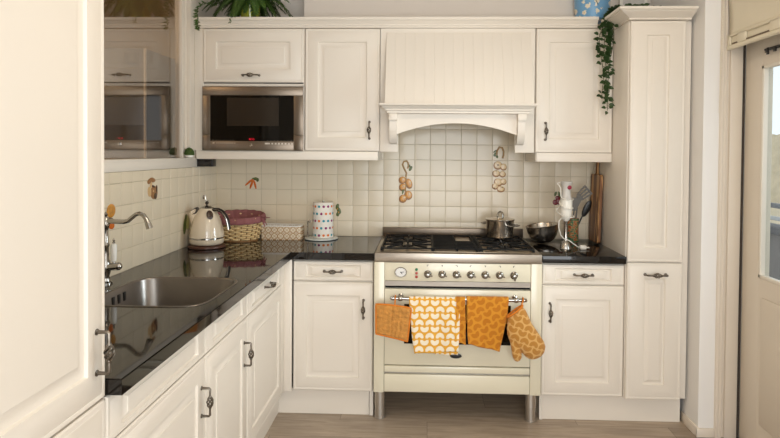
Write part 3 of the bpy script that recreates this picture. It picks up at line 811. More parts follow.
for i in range(20): pts.append((1, i / 20))
for i in range(20): pts.append((1 - i / 20, 1))
for i in range(20): pts.append((0, 1 - i / 20))
b.ring([(*(lambda p: (p[0], -.746 + .006 * (q[1] - .3) * math.sin(q[0] * 3 + .5), p[1]))(ph_pt(*q)),) for q in pts], .0046, 8)
b.build('binding', trim_orange, o, 'orange edge binding')
B().tube([(1.2105, -.747, .661), (1.211, -.743, .680), (1.2115, -.731, .6985), (1.212, -.716, .7035), (1.212, -.702, .697), (1.211, -.702, .676), (1.211, -.735, .660)], .0032, 8).build('loop', trim_orange, o)
# oven mitt
o = thing('oven_mitt', 'ochre oven mitt with crescent print, hanging from the right end of the oven rail', 'oven mitt', (1.87, -.745, .55))
def puff(b, axis, y0, depth, seg=20):
    """axis: list of (left xz, right xz) stations"""
    loops = []
    for i, (l, r, dp) in enumerate(axis):
        l, r = V((l[0], 0, l[1])), V((r[0], 0, r[1])); c = (l + r) / 2; h = (r - l) / 2
        loops.append([c + h * math.copysign(abs(math.cos(a)) ** .8, math.cos(a)) + V((0, y0 + depth * dp * math.sin(a), 0)) for a in [2 * PI * k / seg for k in range(seg)]])
    b.loft(loops)
b = B()
st = [((1.795, .612), (1.866, .667), .9), ((1.793, .585), (1.884, .648), 1), ((1.790, .555), (1.900, .615), 1.1), ((1.792, .520), (1.917, .578), 1.25), ((1.802, .492), (1.940, .545), 1.4), ((1.822, .468), (1.963, .512), 1.45),
      ((1.850, .445), (1.981, .484), 1.4), ((1.872, .423), (1.988, .460), 1.25), ((1.886, .408), (1.984, .435), 1.05), ((1.902, .397), (1.970, .414), .8), ((1.918, .393), (1.952, .402), .4), ((1.928, .3945), (1.940, .397), .1)]
puff(b, st, -.752, .021)
st = [((1.797, .535), (1.87, .535), .9), ((1.802, .500), (1.872, .497), 1), ((1.810, .465), (1.866, .460), .95), ((1.816, .430), (1.867, .428), .9), ((1.820, .405), (1.867, .404), .8), ((1.828, .389), (1.860, .389), .6), ((1.838, .382), (1.850, .382), .2)]
puff(b, st, -.754, .020)
b.build('mitt', mitt_m, o, angle=80)
b = B(); l, r = V((1.793, -.752, .611)), V((1.868, -.752, .670)); c = (l + r) / 2; h = (r - l) / 2
b.ring([c + h * 1.03 * math.cos(a) + V((0, .0205 * math.sin(a), 0)) for a in [2 * PI * k / 28 for k in range(28)]], .0055, 8)
b.build('binding', trim_orange, o, 'orange cuff binding')
B().tube([(1.862, -.752, .668), (1.872, -.740, .688), (1.876, -.728, .7005), (1.876, -.715, .7025), (1.876, -.703, .696), (1.874, -.703, .676), (1.868, -.735, .664)], .0034, 8).build('loop', trim_orange, o)

# ------------------------------------------------------------------ left worktop: kettle, basket, box, roll
KX, KY = .128, -.50
t = thing('kettle', 'cream retro kettle with black handle, in the corner on the left worktop', 'kettle', (KX, KY, HC))
kb = mat('kettle_base_brown', rgb(84, 52, 38), .35)
B().lathe([(.098, HC + .0003), (.103, HC + .004), (.103, HC + .012), (.094, HC + .016), (0, HC + .017)], c=(KX, KY), seg=40).build('base', kb, t, 'round dark brown base')
kc = mat('kettle_cream', rgb(222, 206, 182), .16, coat=.6)
z0 = HC + .0185
B().lathe([(.080, z0), (.090, z0 + .006), (.0945, z0 + .018), (.0955, z0 + .034), (.0950, z0 + .05), (.0905, z0 + .085), (.0815, z0 + .12), (.069, z0 + .155), (.055, z0 + .180), (.044, z0 + .196), (.034, z0 + .206), (.012, z0 + .214), (0, z0 + .215)], c=(KX, KY), seg=48).build('body', kc, t, angle=50)
B().lathe([(.0952, z0 + .0335), (.0966, z0 + .035), (.0966, z0 + .0415), (.0952, z0 + .043)], c=(KX, KY), seg=48, cap0=False, cap1=False).build('band', chrome, t)
b = B().lathe([(.036, z0 + .203), (.037, z0 + .207), (.020, z0 + .2155), (.006, z0 + .219)], c=(KX, KY), seg=28)
ld = b.build('lid', chrome, t)
B().tube([(KX, KY, z0 + .216), (KX, KY, z0 + .226)], .0045, 10).ball((KX, KY, z0 + .233), (.0105, .0105, .0095), 14, 10).build('lid_knob', mat('brown_knob', rgb(44, 30, 24), .3), ld)
hp = [(.030, -.01, .188), (.048, -.012, .197), (.072, -.014, .196), (.094, -.016, .186), (.112, -.018, .166), (.124, -.019, .14), (.131, -.02, .112), (.135, -.02, .086)]
b = B().tube([(KX + x, KY + y, z0 + z) for x, y, z in hp], [.010, .011, .011, .0105, .0105, .010, .0095, .008], 12, flat=1.25, up=(0, 1, 0))
hd = b.build('handle', mat('kettle_black', rgb(34, 26, 23), .3), t)
B().tube([(KX + x * 1.0, KY + y - .0125, z0 + z) for x, y, z in hp[1:]], [.003] * 7, 8).build('handle_inlay', chrome, hd, 'chrome strip along the handle')
b = B(); sp = []
for k, (px, pz, w_, h_) in enumerate([(-.050, .100, .032, .044), (-.062, .135, .028, .038), (-.074, .165, .024, .028), (-.082, .186, .020, .0225)]):
    sp.append([(KX + px + h_ * .75 * math.cos(a), KY - .006 + w_ * math.sin(a), z0 + pz + h_ * .62 * math.cos(a)) for a in [2 * PI * i / 20 for i in range(20)]])
b.loft(sp, True, True, False)
spo = b.build('spout', kc, t)
C_ = V((KX - .069, KY - .010, z0 + .187)); A_ = V((-.025, 0, -.013)); B_ = V((0, -.019, -.017))
b = B().loft([[C_ + A_ * k * math.cos(a) + B_ * k * math.sin(a) + V((0, -.001, .001)) * d_ for a in [2 * PI * i / 24 for i in range(24)]] for k, d_ in ((1, -6), (1, 1), (.82, 1.5), (.8, 0), (.01, 0))], True, True, True)
b.build('spout_opening', mat('spout_grey', rgb(74, 70, 66), .4), spo, 'dark spout mouth')
M = Matrix.Translation((KX + .030, KY - .058, z0 + .158)) @ Matrix.Rotation(math.radians(-62), 4, 'X') @ Matrix.Rotation(.25, 4, 'Z')
M = Matrix.Translation((KX + .035, KY - .0515, z0 + .170)) @ Matrix.Rotation(math.radians(40), 4, 'Z') @ Matrix.Rotation(math.radians(66), 4, 'X')
B().lathe([(.0175, -.008), (.0185, .004), (.015, .0065), (0, .0072)], seg=24, M=M, sy=1.45).build('gauge', mat('brown_gauge', rgb(66, 46, 34), .25), t, 'oval brown gauge')

# basket
BX, BY = .214, -.215
wick = mat('wicker', rgb(230, 198, 144), .6, vary=.3, vary_scale=60, bump=.3, bump_scale=160)
wick2 = mat('wicker_stake', rgb(150, 108, 62), .6, vary=.3, vary_scale=60)
plum = mat('plum_cloth', rgb(146, 92, 92), .9, vary=.22, vary_scale=130, bump=.4, bump_scale=250)
t = thing('wicker_basket', 'oval wicker basket lined with plum cloth, beside the kettle', 'basket', (BX, BY, HC))
def oval(u, k, extra=0.):
    """u angle, k 0 bottom ..1 rim"""
    a, b_ = .120 + .032 * k + extra, .096 + .026 * k + extra
    return (BX + a * math.cos(u), BY + b_ * math.sin(u))
def rimz(u): return HC + .148 + .014 * math.sin(u)
b = B(); NS = 24
for r in range(10):
    k = (r + .5) / 10; pts = []
    for i in range(NS * 5):
        u = 2 * PI * i / (NS * 5)
        x, y = oval(u, k, .0062 * math.sin(NS / 2 * u + r * PI)); pts.append((x, y, HC + .008 + k * (rimz(u) - HC - .014)))
    b.ring(pts, .0060, 6)
b.build('weave', wick, t, angle=80)
b = B()
for i in range(NS):
    u = 2 * PI * (i + .5) / NS
    b.tube([(*oval(u, kk), HC + .004 + kk * (rimz(u) - HC - .006)) for kk in (0, .25, .5, .75, 1)], .0036, 6)
b.build('stakes', wick2, t, angle=80)
b = B(); b.lathe([(1, HC + .0005), (1, HC + .007)], c=(0, 0), seg=40)
for v in b.bm.verts: v.co.x, v.co.y = BX + v.co.x * .124, BY + v.co.y * .098
b.build('bottom', wick2, t)
b = B()
for ph in (0, PI):
    b.ring([(*oval(u, 1, .004 + .004 * math.sin(28 * u + ph)), rimz(u) + .004 * math.cos(28 * u + ph)) for u in [2 * PI * i / 160 for i in range(160)]], .0052, 6)
b.build('rim', wick, t, angle=80)
b = B(); loops = []
for e, dz in ((-.045, -.075), (-.022, -.045), (-.012, -.012), (-.006, .007), (.004, .0125), (.0125, .006), (.0155, -.010), (.0175, -.026), (.0165, -.027)):
    lp = []
    for i in range(128):
        u = 2 * PI * i / 128; back = max(0, math.sin(u)) ** .7
        x, y = oval(u, 1, e + (.0016 * math.sin(23 * u) + .001 * math.sin(41 * u)) * (1 if e > 0 else .6))
        lift = .0 if e < 0 else .012 * back * max(0, -dz) / .027
        lp.append((x, y, rimz(u) + dz + lift + .0015 * math.sin(17 * u + 1)))
    loops.append(lp)
b.loft(loops, True, True, False)
b.build('liner', plum, t, 'plum cloth liner folded over the rim', angle=70)
b = B()
bp = V((BX + .166, BY - .045, HC + .138))
for a, l in ((.15, .05), (-.9, .045), (-1.25, .05), (.7, .022), (2.2, .02)):
    d_ = V((math.cos(a), -.25, math.sin(a)))
    b.tube([bp, bp + d_ * l * .5 + V((0, -.004, .004)), bp + d_ * l], [.004, .0065, .003], 8, flat=.5)
b.ball(bp, .007, 10, 8); b.build('bow', plum, t, 'plum tie bow')

# patterned box
t = thing('storage_box', 'low open cream box with a brown lattice pattern, between basket and paper roll', 'box', (.475, -.16, HC))
lat = mat('lattice_print', rgb(226, 212, 188), .5)
def _lat():
    x, y, z = coords(lat); c = .0385
    fx = (x / c + 20.5).fract() - .5; fz = ((z - .004) / c + 20).fract() - .5
    r = (fx * fx + fz * fz).sqrt(); ring1 = (r - .46).abs().lt(.045)
    gx = fx.abs() - .5; gz = fz.abs() - .5; r2 = (gx * gx + gz * gz).sqrt()
    ring2 = (r2 - .30).abs().lt(.04); dg = (fx.abs() - fz.abs()).abs().lt(.035)
    f = ring1.op('MAXIMUM', ring2).op('MAXIMUM', dg)
    mixcol(lat, f, rgb(226, 212, 188), rgb(176, 134, 86))
_lat()
b = B()
bx0, bx1, by0, by1, bz = .352, .600, -.200, -.100, HC + .076
def rr(x0, x1, y0, y1, r, z, n=6):
    out = []
    for cx, cy, a0 in ((x1 - r, y1 - r, 0), (x0 + r, y1 - r, PI / 2), (x0 + r, y0 + r, PI), (x1 - r, y0 + r, 1.5 * PI)):
        out += [(cx + r * math.cos(a0 + PI / 2 * i / n), cy + r * math.sin(a0 + PI / 2 * i / n), z) for i in range(n + 1)]
    return out
b.loft([rr(bx0, bx1, by0, by1, .010, HC + .0005), rr(bx0, bx1, by0, by1, .010, HC + .081), rr(bx0 + .003, bx1 - .003, by0 + .003, by1 - .003, .008, HC + .081), rr(bx0 + .003, bx1 - .003, by0 + .003, by1 - .003, .008, HC + .006)], True, True, True)
b.build('body', lat, t)
b = B(); b.loft([rr(bx0 - .001, bx1 + .001, by0 - .001, by1 + .001, .011, HC + .0815), rr(bx0 - .0015, bx1 + .0015, by0 - .0015, by1 + .0015, .011, HC + .0895), rr(bx0 + .006, bx1 - .006, by0 + .006, by1 - .006, .007, HC + .0895), rr(bx0 + .006, bx1 - .006, by0 + .006, by1 - .006, .007, HC + .0815)], True, False, False)
b.build('rim', white_p, t, 'white rim')
B().box(bx0 + .008, bx1 - .008, by0 + .008, by1 - .008, HC + .0065, HC + .070, .004).build('contents', mat('brown_paper', rgb(120, 92, 66), .8), t, 'brown contents')

# paper towel on its stand
PX, PY = .727, -.135
t = thing('paper_towel_holder', 'paper roll with coloured dots on a white and chrome stand', 'paper towel holder', (PX, PY, HC))
B().lathe([(.098, HC + .0003), (.104, HC + .004), (.103, HC + .009), (.09, HC + .0105), (0, HC + .011)], c=(PX - .01, PY), seg=44).build('base', mat('pale_enamel', rgb(206, 212, 208), .2, coat=.4), t)
b = B().tube([(PX - .093, PY - .02, HC + .010), (PX - .093, PY - .02, HC + .10), (PX - .090, PY - .02, HC + .116), (PX - .083, PY - .02, HC + .120), (PX - .078, PY - .02, HC + .112), (PX - .080, PY - .02, HC + .102)], .0042, 8)
b.tube([(PX, PY, HC + .01), (PX, PY, HC + .240)], .006, 10)
b.build('rod', chrome, t)
RR = .0635
dots = [mat('dot_teal', rgb(50, 146, 160), .9), mat('dot_orange', rgb(226, 120, 50), .9), mat('dot_purple', rgb(142, 50, 104), .9)]
b = B().lathe([(.019, HC + .0115), (RR - .002, HC + .0115), (RR, HC + .0135), (RR, HC + .230), (RR - .002, HC + .232), (.019, HC + .232), (.019, HC + .0115)], c=(PX, PY), seg=56, cap0=False, cap1=False)
rnd = random.Random(4)
for j in range(5):
    for i in range(14):
        a0 = 2 * PI * (i + .5 * (j % 2)) / 14; zc = HC + .030 + j * .0445
        b.mi = 1 + (i * 2 + j + (i // 3)) % 3
        vs = [b.bm.verts.new((PX + (RR + .0009) * math.cos(a0 + .0078 / RR * math.cos(q)), PY + (RR + .0009) * math.sin(a0 + .0078 / RR * math.cos(q)), zc + .0078 * math.sin(q))) for q in [2 * PI * k / 14 for k in range(14)]]
        cv = b.bm.verts.new((PX + (RR + .0013) * math.cos(a0), PY + (RR + .0013) * math.sin(a0), zc))
        for q in range(14):
            fc = b.bm.faces.new((cv, vs[q], vs[(q + 1) % 14])); fc.material_index = b.mi
b.build('roll', [mat('paper_white', rgb(238, 232, 222), .95, bump=.3, bump_scale=200)] + dots, t, 'white paper roll with teal, orange and purple dots', normals=False)

# ------------------------------------------------------------------ on the hob and right worktop
QX, QY, QZ = 1.822, -.200, .9436
t = thing('cooking_pot', 'stainless cooking pot with lid, on the right rear burner', 'pot', (QX, QY, QZ))
pot_steel = mat('pot_steel', rgb(214, 208, 200), .24, 1, vary=.05, vary_scale=30, noise_stretch=(1, 1, 30))
b = B().lathe([(0, QZ + .0004), (.074, QZ + .0004), (.080, QZ + .004), (.0825, QZ + .012), (.0845, QZ + .099), (.087, QZ + .103), (.0885, QZ + .106), (.0865, QZ + .107), (.083, QZ + .103), (.080, QZ + .012), (0, QZ + .008)], c=(QX, QY), seg=48)
b.build('pot_body', pot_steel, t)
lid = B().lathe([(.0885, QZ + .1075), (.0888, QZ + .110), (.085, QZ + .112), (.060, QZ + .118), (.03, QZ + .122), (0, QZ + .123)], c=(QX, QY), seg=48).build('lid', pot_steel, t)
b = B(); b.tube([(QX + k * .8, QY - k * .6, QZ + z) for k, z in ((-.017, .118), (-.018, .134), (-.012, .148), (0, .154), (.012, .148), (.018, .134), (.017, .118))], .0055, 10, flat=1.3, up=(0, 1, 0))
b.build('knob', chrome, lid, 'arched steel lid knob')
for a0 in (-.80, PI - .80):
    pts = []
    for p, r_ in ((-.42, .084), (-.40, .104), (-.27, .122), (0, .129), (.27, .122), (.40, .104), (.42, .084)):
        pts.append((QX + r_ * math.cos(a0 + p), QY + r_ * math.sin(a0 + p), QZ + .079))
    B().tube(pts, .0055, 10, flat=.8).build('handle', chrome, t)

OX, OY = 2.090, -.200
t = thing('mixing_bowl', 'tilted stainless mixing bowl right of the hob', 'bowl', (OX, OY, HC))
M = Matrix.Translation((OX, OY, HC + .0065)) @ Matrix.Rotation(math.radians(-8), 4, 'Y')
prof = [(.0, 0), (.035, .0006), (.042, .003), (.064, .018), (.081, .042), (.0915, .07), (.0965, .100), (.099, .1045), (.1005, .107), (.0985, .108), (.0945, .102), (.089, .07), (.079, .044), (.062, .021), (.04, .007), (0, .004)]
B().lathe(prof, seg=56, M=M).build('bowl_body', mat('bowl_steel', rgb(196, 192, 186), .26, 1, vary=.06, vary_scale=25, noise_stretch=(1, 1, 40)), t)

DXb, DYb = 2.170, -.40
t = thing('immersion_blender', 'white hand blender standing on its steel foot with its cord wound round it', 'hand blender', (DXb, DYb, HC))
B().lathe([(.031, HC + .0006), (.0325, HC + .003), (.030, HC + .014), (.026, HC + .03), (.017, HC + .043), (.0115, HC + .05), (.0095, HC + .07), (.009, HC + .155), (.013, HC + .162)], c=(DXb, DYb), seg=28, sx=1, cap1=True).build('blending_foot', mat('blender_steel', rgb(190, 186, 180), .2, 1), t, 'steel shaft and bell foot')
B().lathe([(.012, HC + .160), (.019, HC + .168), (.026, HC + .18), (.0315, HC + .20), (.034, HC + .23), (.0345, HC + .27), (.033, HC + .285)], c=(DXb, DYb), seg=28).build('motor_body', white_p, t)
grey_p = mat('grey_plastic', rgb(196, 192, 186), .35)
B().lathe([(.033, HC + .2855), (.029, HC + .30), (.025, HC + .325), (.0245, HC + .35), (.028, HC + .368), (.034, HC + .378), (.035, HC + .385), (.030, HC + .388), (0, HC + .389)], c=(DXb, DYb), seg=28, sy=.9).build('head', grey_p, t, 'grey handle head')
M = Matrix.Translation((DXb + .012, DYb - .0225, HC + .354)) @ Matrix.Rotation(PI / 2, 4, 'X') @ Matrix.Rotation(.25, 4, 'Y')
B().lathe([(.012, -.006), (.012, .004), (.009, .006), (0, .0065)], seg=18, M=M).build('button', mat('ruby_button', rgb(140, 24, 52), .3), t, 'dark red button')
b = B(); pts = [(DXb - .030, DYb, HC + .380), (DXb - .050, DYb - .004, HC + .378), (DXb - .056, DYb - .01, HC + .372), (DXb - .048, DYb - .02, HC + .368), (DXb - .038, DYb - .024, HC + .35), (DXb - .036, DYb - .02, HC + .31)]
for i in range(58):
    u = i / 57; a = -2.4 + u * 2.6 * 2 * PI; z = HC + .305 - .125 * u + .015 * math.sin(a)
    r = .0405 + .004 * math.sin(a * 1.7) + (.012 * max(0, math.cos(a - PI)) if u > .45 else 0)
    pts.append((DXb + r * math.cos(a), DYb + r * math.sin(a), z))
pts += [(DXb - .046, DYb - .03, HC + .165), (DXb - .048, DYb - .028, HC + .13), (DXb - .036, DYb - .036, HC + .085), (DXb - .022, DYb - .041, HC + .066), (DXb + .01, DYb - .045, HC + .055), (DXb + .035, DYb - .040, HC + .036), (DXb + .062, DYb - .028, HC + .018), (DXb + .078, DYb - .018, HC + .014)]
b.tube(pts, .0029, 8); b.build('cord', white_p, t, angle=80)
b = B(); b.box(DXb + .076, DXb + .112, DYb - .030, DYb - .004, HC + .0008, HC + .026, .006)
for dy in (-.024, -.010): b.tube([(DXb + .111, DYb + dy, HC + .013), (DXb + .130, DYb + dy, HC + .013)], .0024, 8)
b.build('plug', white_p, t, 'white mains plug')

JX, JY = 2.272, -.150
t = thing('utensil_jar', 'green and terracotta patterned jar holding the cooking utensils', 'jar', (JX, JY, HC))
jar_m = mat('jar_pattern', rgb(86, 120, 84), .35)
def _jar():
    nt = jar_m.node_tree; tc = nt.nodes.new('ShaderNodeTexCoord'); vo = nt.nodes.new('ShaderNodeTexNoise'); vo.inputs['Scale'].default_value = 38; vo.inputs['Detail'].default_value = 1.5; vo.inputs['Distortion'].default_value = 1.8
    nt.links.new(tc.outputs['Object'], vo.inputs['Vector'])
    f0 = X(nt, vo.outputs['Fac']); c1 = mixcol(jar_m, f0.gt(.47), rgb(74, 116, 84), rgb(186, 150, 104)); mixcol(jar_m, f0.gt(.56), c1, rgb(176, 86, 52))
_jar()
B().lathe([(0, HC + .0004), (.034, HC + .0004), (.0355, HC + .003), (.0365, HC + .147), (.038, HC + .150), (.036, HC + .151), (.033, HC + .147), (.032, HC + .01), (0, HC + .008)], c=(JX, JY), seg=32).build('jar_body', jar_m, t)
for z in (HC + .006, HC + .138): 
    B().lathe([(.0367, z), (.0376, z + .001), (.0376, z + .008), (.0367, z + .009)], c=(JX, JY), seg=32, cap0=False, cap1=False).build('band', mat('jar_green', rgb(60, 98, 66), .35) if 'jar_green' not in MATS else MATS['jar_green'], t)
g_ut = mat('grey_nylon', rgb(104, 102, 98), .45); k_ut = mat('black_nylon', rgb(24, 23, 23), .4)
def blade(b, M, w0, w1, h, th, slots=0):
    if not slots:
        b.loft([[M @ V(p) for p in ((-w, -th, z), (w, -th, z), (w, th, z), (-w, th, z))] for w, z in ((w0 * .5, -.01), (w0, .004), (w1, h * .8), (w1 * .96, h))])
    else:
        n = slots * 2 + 1
        b.loft([[M @ V(p) for p in ((-w, -th, z), (w, -th, z), (w, th, z), (-w, th, z))] for w, z in ((w0 * .45, -.012), (w0, .004), (w0 + (w1 - w0) * .2, h * .22))])
        for k in range(n):
            if k % 2: continue
            xa, xb_ = -1 + 2 * k / n, -1 + 2 * (k + 1) / n
            wa = w0 + (w1 - w0) * .2
            b.loft([[M @ V(p) for p in ((xa * w, -th, z), (xb_ * w, -th, z), (xb_ * w, th, z), (xa * w, th, z))] for w, z in ((wa, h * .2), (w1, h * .86))])
        b.loft([[M @ V(p) for p in ((-w, -th, z), (w, -th, z), (w, th, z), (-w, th, z))] for w, z in ((w1, h * .84), (w1, h))])
def utensil(name, label, foot, top, mats, head):
    t = thing(name, label, 'utensil', foot, 'cooking utensils in the patterned jar')
    p, q = V(foot), V(top); n = 8
    B().tube([p + (q - p) * i / n for i in range(n + 1)], [.0055, .006, .006, .0055, .005, .0048, .0046, .0045, .0044], 10).build('handle', mats, t)
    d = (q - p).normalized(); side = V((1, 0, 0)) - d * d.x; side.normalize(); fr = d.cross(side)
    M = Matrix((( side.x, fr.x, d.x, q.x), (side.y, fr.y, d.y, q.y), (side.z, fr.z, d.z, q.z), (0, 0, 0, 1)))
    b = B(); head(b, M); b.build('head', mats, t, angle=50)
utensil('spatula', 'grey slotted spatula with a tilted head, tallest in the jar', (JX + .008, JY + .010, HC + .010), (2.302, -.158, 1.185), g_ut, lambda b, M: blade(b, M @ Matrix.Rotation(.75, 4, 'Y') @ Matrix.Translation((.004, 0, .004)), .026, .036, .078, .0018, 3))
utensil('spatula', 'plain grey turner with a solid square head, left in the jar', (JX - .014, JY - .010, HC + .010), (2.276, -.168, 1.115), g_ut, lambda b, M: blade(b, M @ Matrix.Rotation(-.08, 4, 'Y'), .018, .042, .070, .0018))
utensil('serving_spoon', 'black nylon spoon leaning right out of the jar', (JX - .010, JY + .006, HC + .010), (2.328, -.165, 1.075), k_ut, lambda b, M: b.ball(M @ V((.004, 0, .050)), (.022, .008, .056), 18, 12, M=M.to_3x3().to_4x4()))

# cutting boards leaning on the tall cabinet's side
def board_mat(name, c0, c1, c2):
    m = mat(name, c0, .5); nt = m.node_tree; tc = nt.nodes.new('ShaderNodeTexCoord'); mp = nt.nodes.new('ShaderNodeMapping'); mp.inputs['Scale'].default_value = (20, 17, 1.3)
    nz = nt.nodes.new('ShaderNodeTexNoise'); nz.inputs['Scale'].default_value = 1.5; nz.inputs['Detail'].default_value = 6; nz.inputs['Distortion'].default_value = .8
    nt.links.new(tc.outputs['Object'], mp.inputs[0]); nt.links.new(mp.outputs[0], nz.inputs['Vector'])
    f0 = X(nt, nz.outputs['Fac']); a = mixcol(m, (f0 - .38) * 4, c0, c1); mixcol(m, f0.gt(.575), a, c2); return m
def cutting_board(label, ya, yb, zt, xb, xt, th, m, hz, hw):
    yc = (ya + yb) / 2
    t = thing('cutting_board', label, 'cutting board', (xb, yc, HC))
    hgt = zt - HC; r = .018; out = []
    for cy, cz, a0 in ((yb - r, zt - r, 0), (ya + r, zt - r, PI / 2), (ya + r, HC + .004 + r, PI), (yb - r, HC + .004 + r, 1.5 * PI)):
        out += [(cy + r * math.cos(a0 + PI / 2 * i / 6), cz + r * math.sin(a0 + PI / 2 * i / 6)) for i in range(7)]
    L = []
    for k, (s_, dx) in enumerate(((.97, 0), (1, .003), (1, th - .003), (.97, th))):
        L.append([(xb + dx + (xt - xb) * ((z - HC) / hgt), yc + (y - yc) * s_, (z - (zt + HC) / 2) * (s_ if k in (0, 3) else 1) ** .2 + (zt + HC) / 2) for y, z in out])
    B().loft(L).build('board', m, t, angle=40)
    b = B(); b.tube([(xb + th / 2 + (xt - xb) * k, yc, HC + hgt * k) for k in (.985, 1.02, 1 + .5 * hz / hgt, 1 + hz / hgt)], [hw * 1.6, hw, hw * .95, hw * 1.05], 14, flat=1., up=(0, 1, 0))
    for v in b.bm.verts: v.co.x = (xb + th / 2 + (xt - xb) * ((v.co.z - HC) / hgt)) + (v.co.x - (xb + th / 2 + (xt - xb) * ((v.co.z - HC) / hgt))) * .62
    b.build('handle', m, t)
cutting_board('striped acacia cutting board with a handle, leaning on the side of the tall cabinet', -.222, -.030, 1.328, 2.402, 2.414, .020, board_mat('acacia', rgb(92, 58, 32), rgb(132, 88, 50), rgb(188, 142, 92)), .115, .016)

# ------------------------------------------------------------------ painted tile motifs (thin glazed relief)
onion = mat('onion_glaze', rgb(204, 142, 58), .2, vary=.55, vary_scale=60)
garlic = mat('garlic_glaze', rgb(220, 192, 146), .2, vary=.4, vary_scale=70)
strawm = mat('straw_glaze', rgb(160, 124, 70), .3, vary=.3, vary_scale=90)
green_g = mat('leaf_glaze', rgb(84, 98, 44), .3, vary=.4, vary_scale=80)
carrot_m = mat('carrot_glaze', rgb(206, 104, 34), .25, vary=.25, vary_scale=60)
mush = mat('mushroom_glaze', rgb(150, 104, 58), .3, vary=.45, vary_scale=80)
mushd = mat('mushroom_dark', rgb(70, 44, 26), .3)
radm = mat('radish_glaze', rgb(120, 28, 36), .25, vary=.3, vary_scale=80)
def motif(name, label, front, cx, cz):
    t = thing(name, label, 'tile motif', (cx, -.0068, cz) if front == 'S' else (.0068, cx, cz), 'painted vegetable motifs on the wall tiles')
    M = frame(front, -.0070 if front == 'S' else .0070)
    def blobs(part, m, items):
        b = B()
        for x, z, rx, rz, rot in items:
            MM = M @ Matrix.Translation((cx + x, 0, cz + z)) @ Matrix.Rotation(rot, 4, 'Y')
            b.ball((0, 0, 0), (rx, .0012 if part == 'outline' else (.0026 if part in ('glint', 'bulb_tip', 'gill', 'heart') else .0019), rz), 14, 8, M=MM)
        return b.build(part, m, t, angle=80)
    def line(part, m, pts, r):
        b = B(); b.tube([M @ V((cx + x, 0, cz + z)) for x, z in pts], r, 8)
        for v in b.bm.verts:
            if front == 'S': v.co.y = -.0070 + (v.co.y + .0070) * .4
            else: v.co.x = .0070 + (v.co.x - .0070) * .4
        return b.build(part, m, t, angle=80)
    return blobs, line
bl, ln = motif('onion_motif', 'painted string of golden onions on the tiles left of the hob', 'S', 1.240, 1.265)
hook = [(-.0, .03), (.004, .055), (-.012, .085), (-.022, .11), (-.014, .130), (.004, .133), (.014, .122), (.016, .10), (.010, .085)]
ln('cord', strawm, hook, .0055); bl('leaf', green_g, [(.030, .085, .009, .018, .5), (.024, .10, .006, .014, -.4), (-.018, -.062, .006, .02, .2)])
ON = [(-.020, .012, .022, .021, 0), (-.018, -.034, .021, .022, .3), (.021, -.010, .020, .030, -.3), (-.016, -.108, .022, .024, .6), (.018, -.085, .023, .026, -.2)]
bl('outline', mush, [(x - .002, z - .003, rx * 1.16, rz * 1.14, r) for x, z, rx, rz, r in ON])
bl('onion', onion, ON); bl('glint', MATS['garlic_glaze'], [(x + .006, z + .005, rx * .4, rz * .5, r) for x, z, rx, rz, r in ON])
ln('stem', strawm, [(.002, .028), (.0, -.02), (-.002, -.07)], .004)
bl, ln = motif('garlic_motif', 'painted string of pale garlic bulbs on the tiles right above the pot', 'S', 1.838, 1.355)
ln('cord', strawm, [(-.018, .085), (-.014, .115), (.0, .137), (.018, .132), (.027, .11), (.026, .085), (.02, .065)], .006)
bl('leaf', green_g, [(-.026, .09, .010, .016, .6), (-.016, .078, .008, .013, -.5), (-.028, .11, .005, .014, .9)])
GN = [(-.008, .022, .025, .024, 0), (.028, .012, .019, .02, 0), (-.018, -.030, .022, .020, 0), (.022, -.034, .019, .018, 0), (-.004, -.086, .025, .022, .3), (.028, -.082, .018, .018, 0), (-.024, -.112, .018, .019, 0), (.012, -.130, .023, .018, 0)]
bl('outline', mush, [(x - .001, z - .003, rx * 1.15, rz * 1.14, r) for x, z, rx, rz, r in GN])
bl('bulb', garlic, GN)
bl('bulb_tip', mushd, [(-.008, .022, .006, .006, 0), (-.02, -.016, .004, .003, 0), (.02, -.122, .006, .003, 0), (-.03, -.126, .004, .004, 0)])
bl, ln = motif('carrot_motif', 'painted bunch of orange carrots on the tiles above the basket', 'S', .240, 1.248)
bl('carrot', carrot_m, [(-.022, .004, .007, .034, .85), (-.004, -.006, .008, .036, .35), (.018, -.012, .007, .030, -.25)])
bl('leaf', green_g, [(.022, .027, .015, .010, 0), (.034, .020, .010, .013, 0), (.008, .028, .010, .006, 0)])
bl, ln = motif('mushroom_motif', 'painted brown mushrooms on the tiles above the tap', 'E', -.905, 1.262)
bl('cap', mush, [(-.028, .040, .026, .013, -.2), (.000, .045, .034, .012, .1), (.018, -.018, .040, .034, 0)])
bl('stem', mat('mushroom_stem', rgb(206, 170, 120), .3), [(-.014, .024, .012, .018, .2), (-.030, -.012, .020, .026, -.3), (.010, -.012, .018, .018, 0)])
bl('gill', mushd, [(.030, -.034, .022, .018, .5), (.044, -.004, .010, .022, .2), (.012, .012, .020, .006, .3)])
bl, ln = motif('orange_motif', 'painted orange fruit motif on the tiles behind the tap', 'E', -1.285, 1.160)
bl('fruit', onion, [(.0, .032, .036, .03, 0)]); bl('fruit', carrot_m, [(.002, -.030, .026, .018, .3), (-.028, -.02, .022, .02, 0)]); bl('leaf', mushd, [(-.008, -.002, .03, .006, .2)])
bl, ln = motif('lettuce_motif', 'painted green lettuce on the tiles behind the kettle', 'E', -.485, 1.040)
bl('leaf', green_g, [(-.028, -.01, .022, .05, .2), (-.012, .02, .022, .034, 0)]); bl('heart', mat('pale_leaf', rgb(196, 192, 120), .3), [(.008, .004, .026, .042, -.1)])
bl, ln = motif('olive_motif', 'painted green sprig on the tiles beside the paper roll', 'S', .797, 1.073)
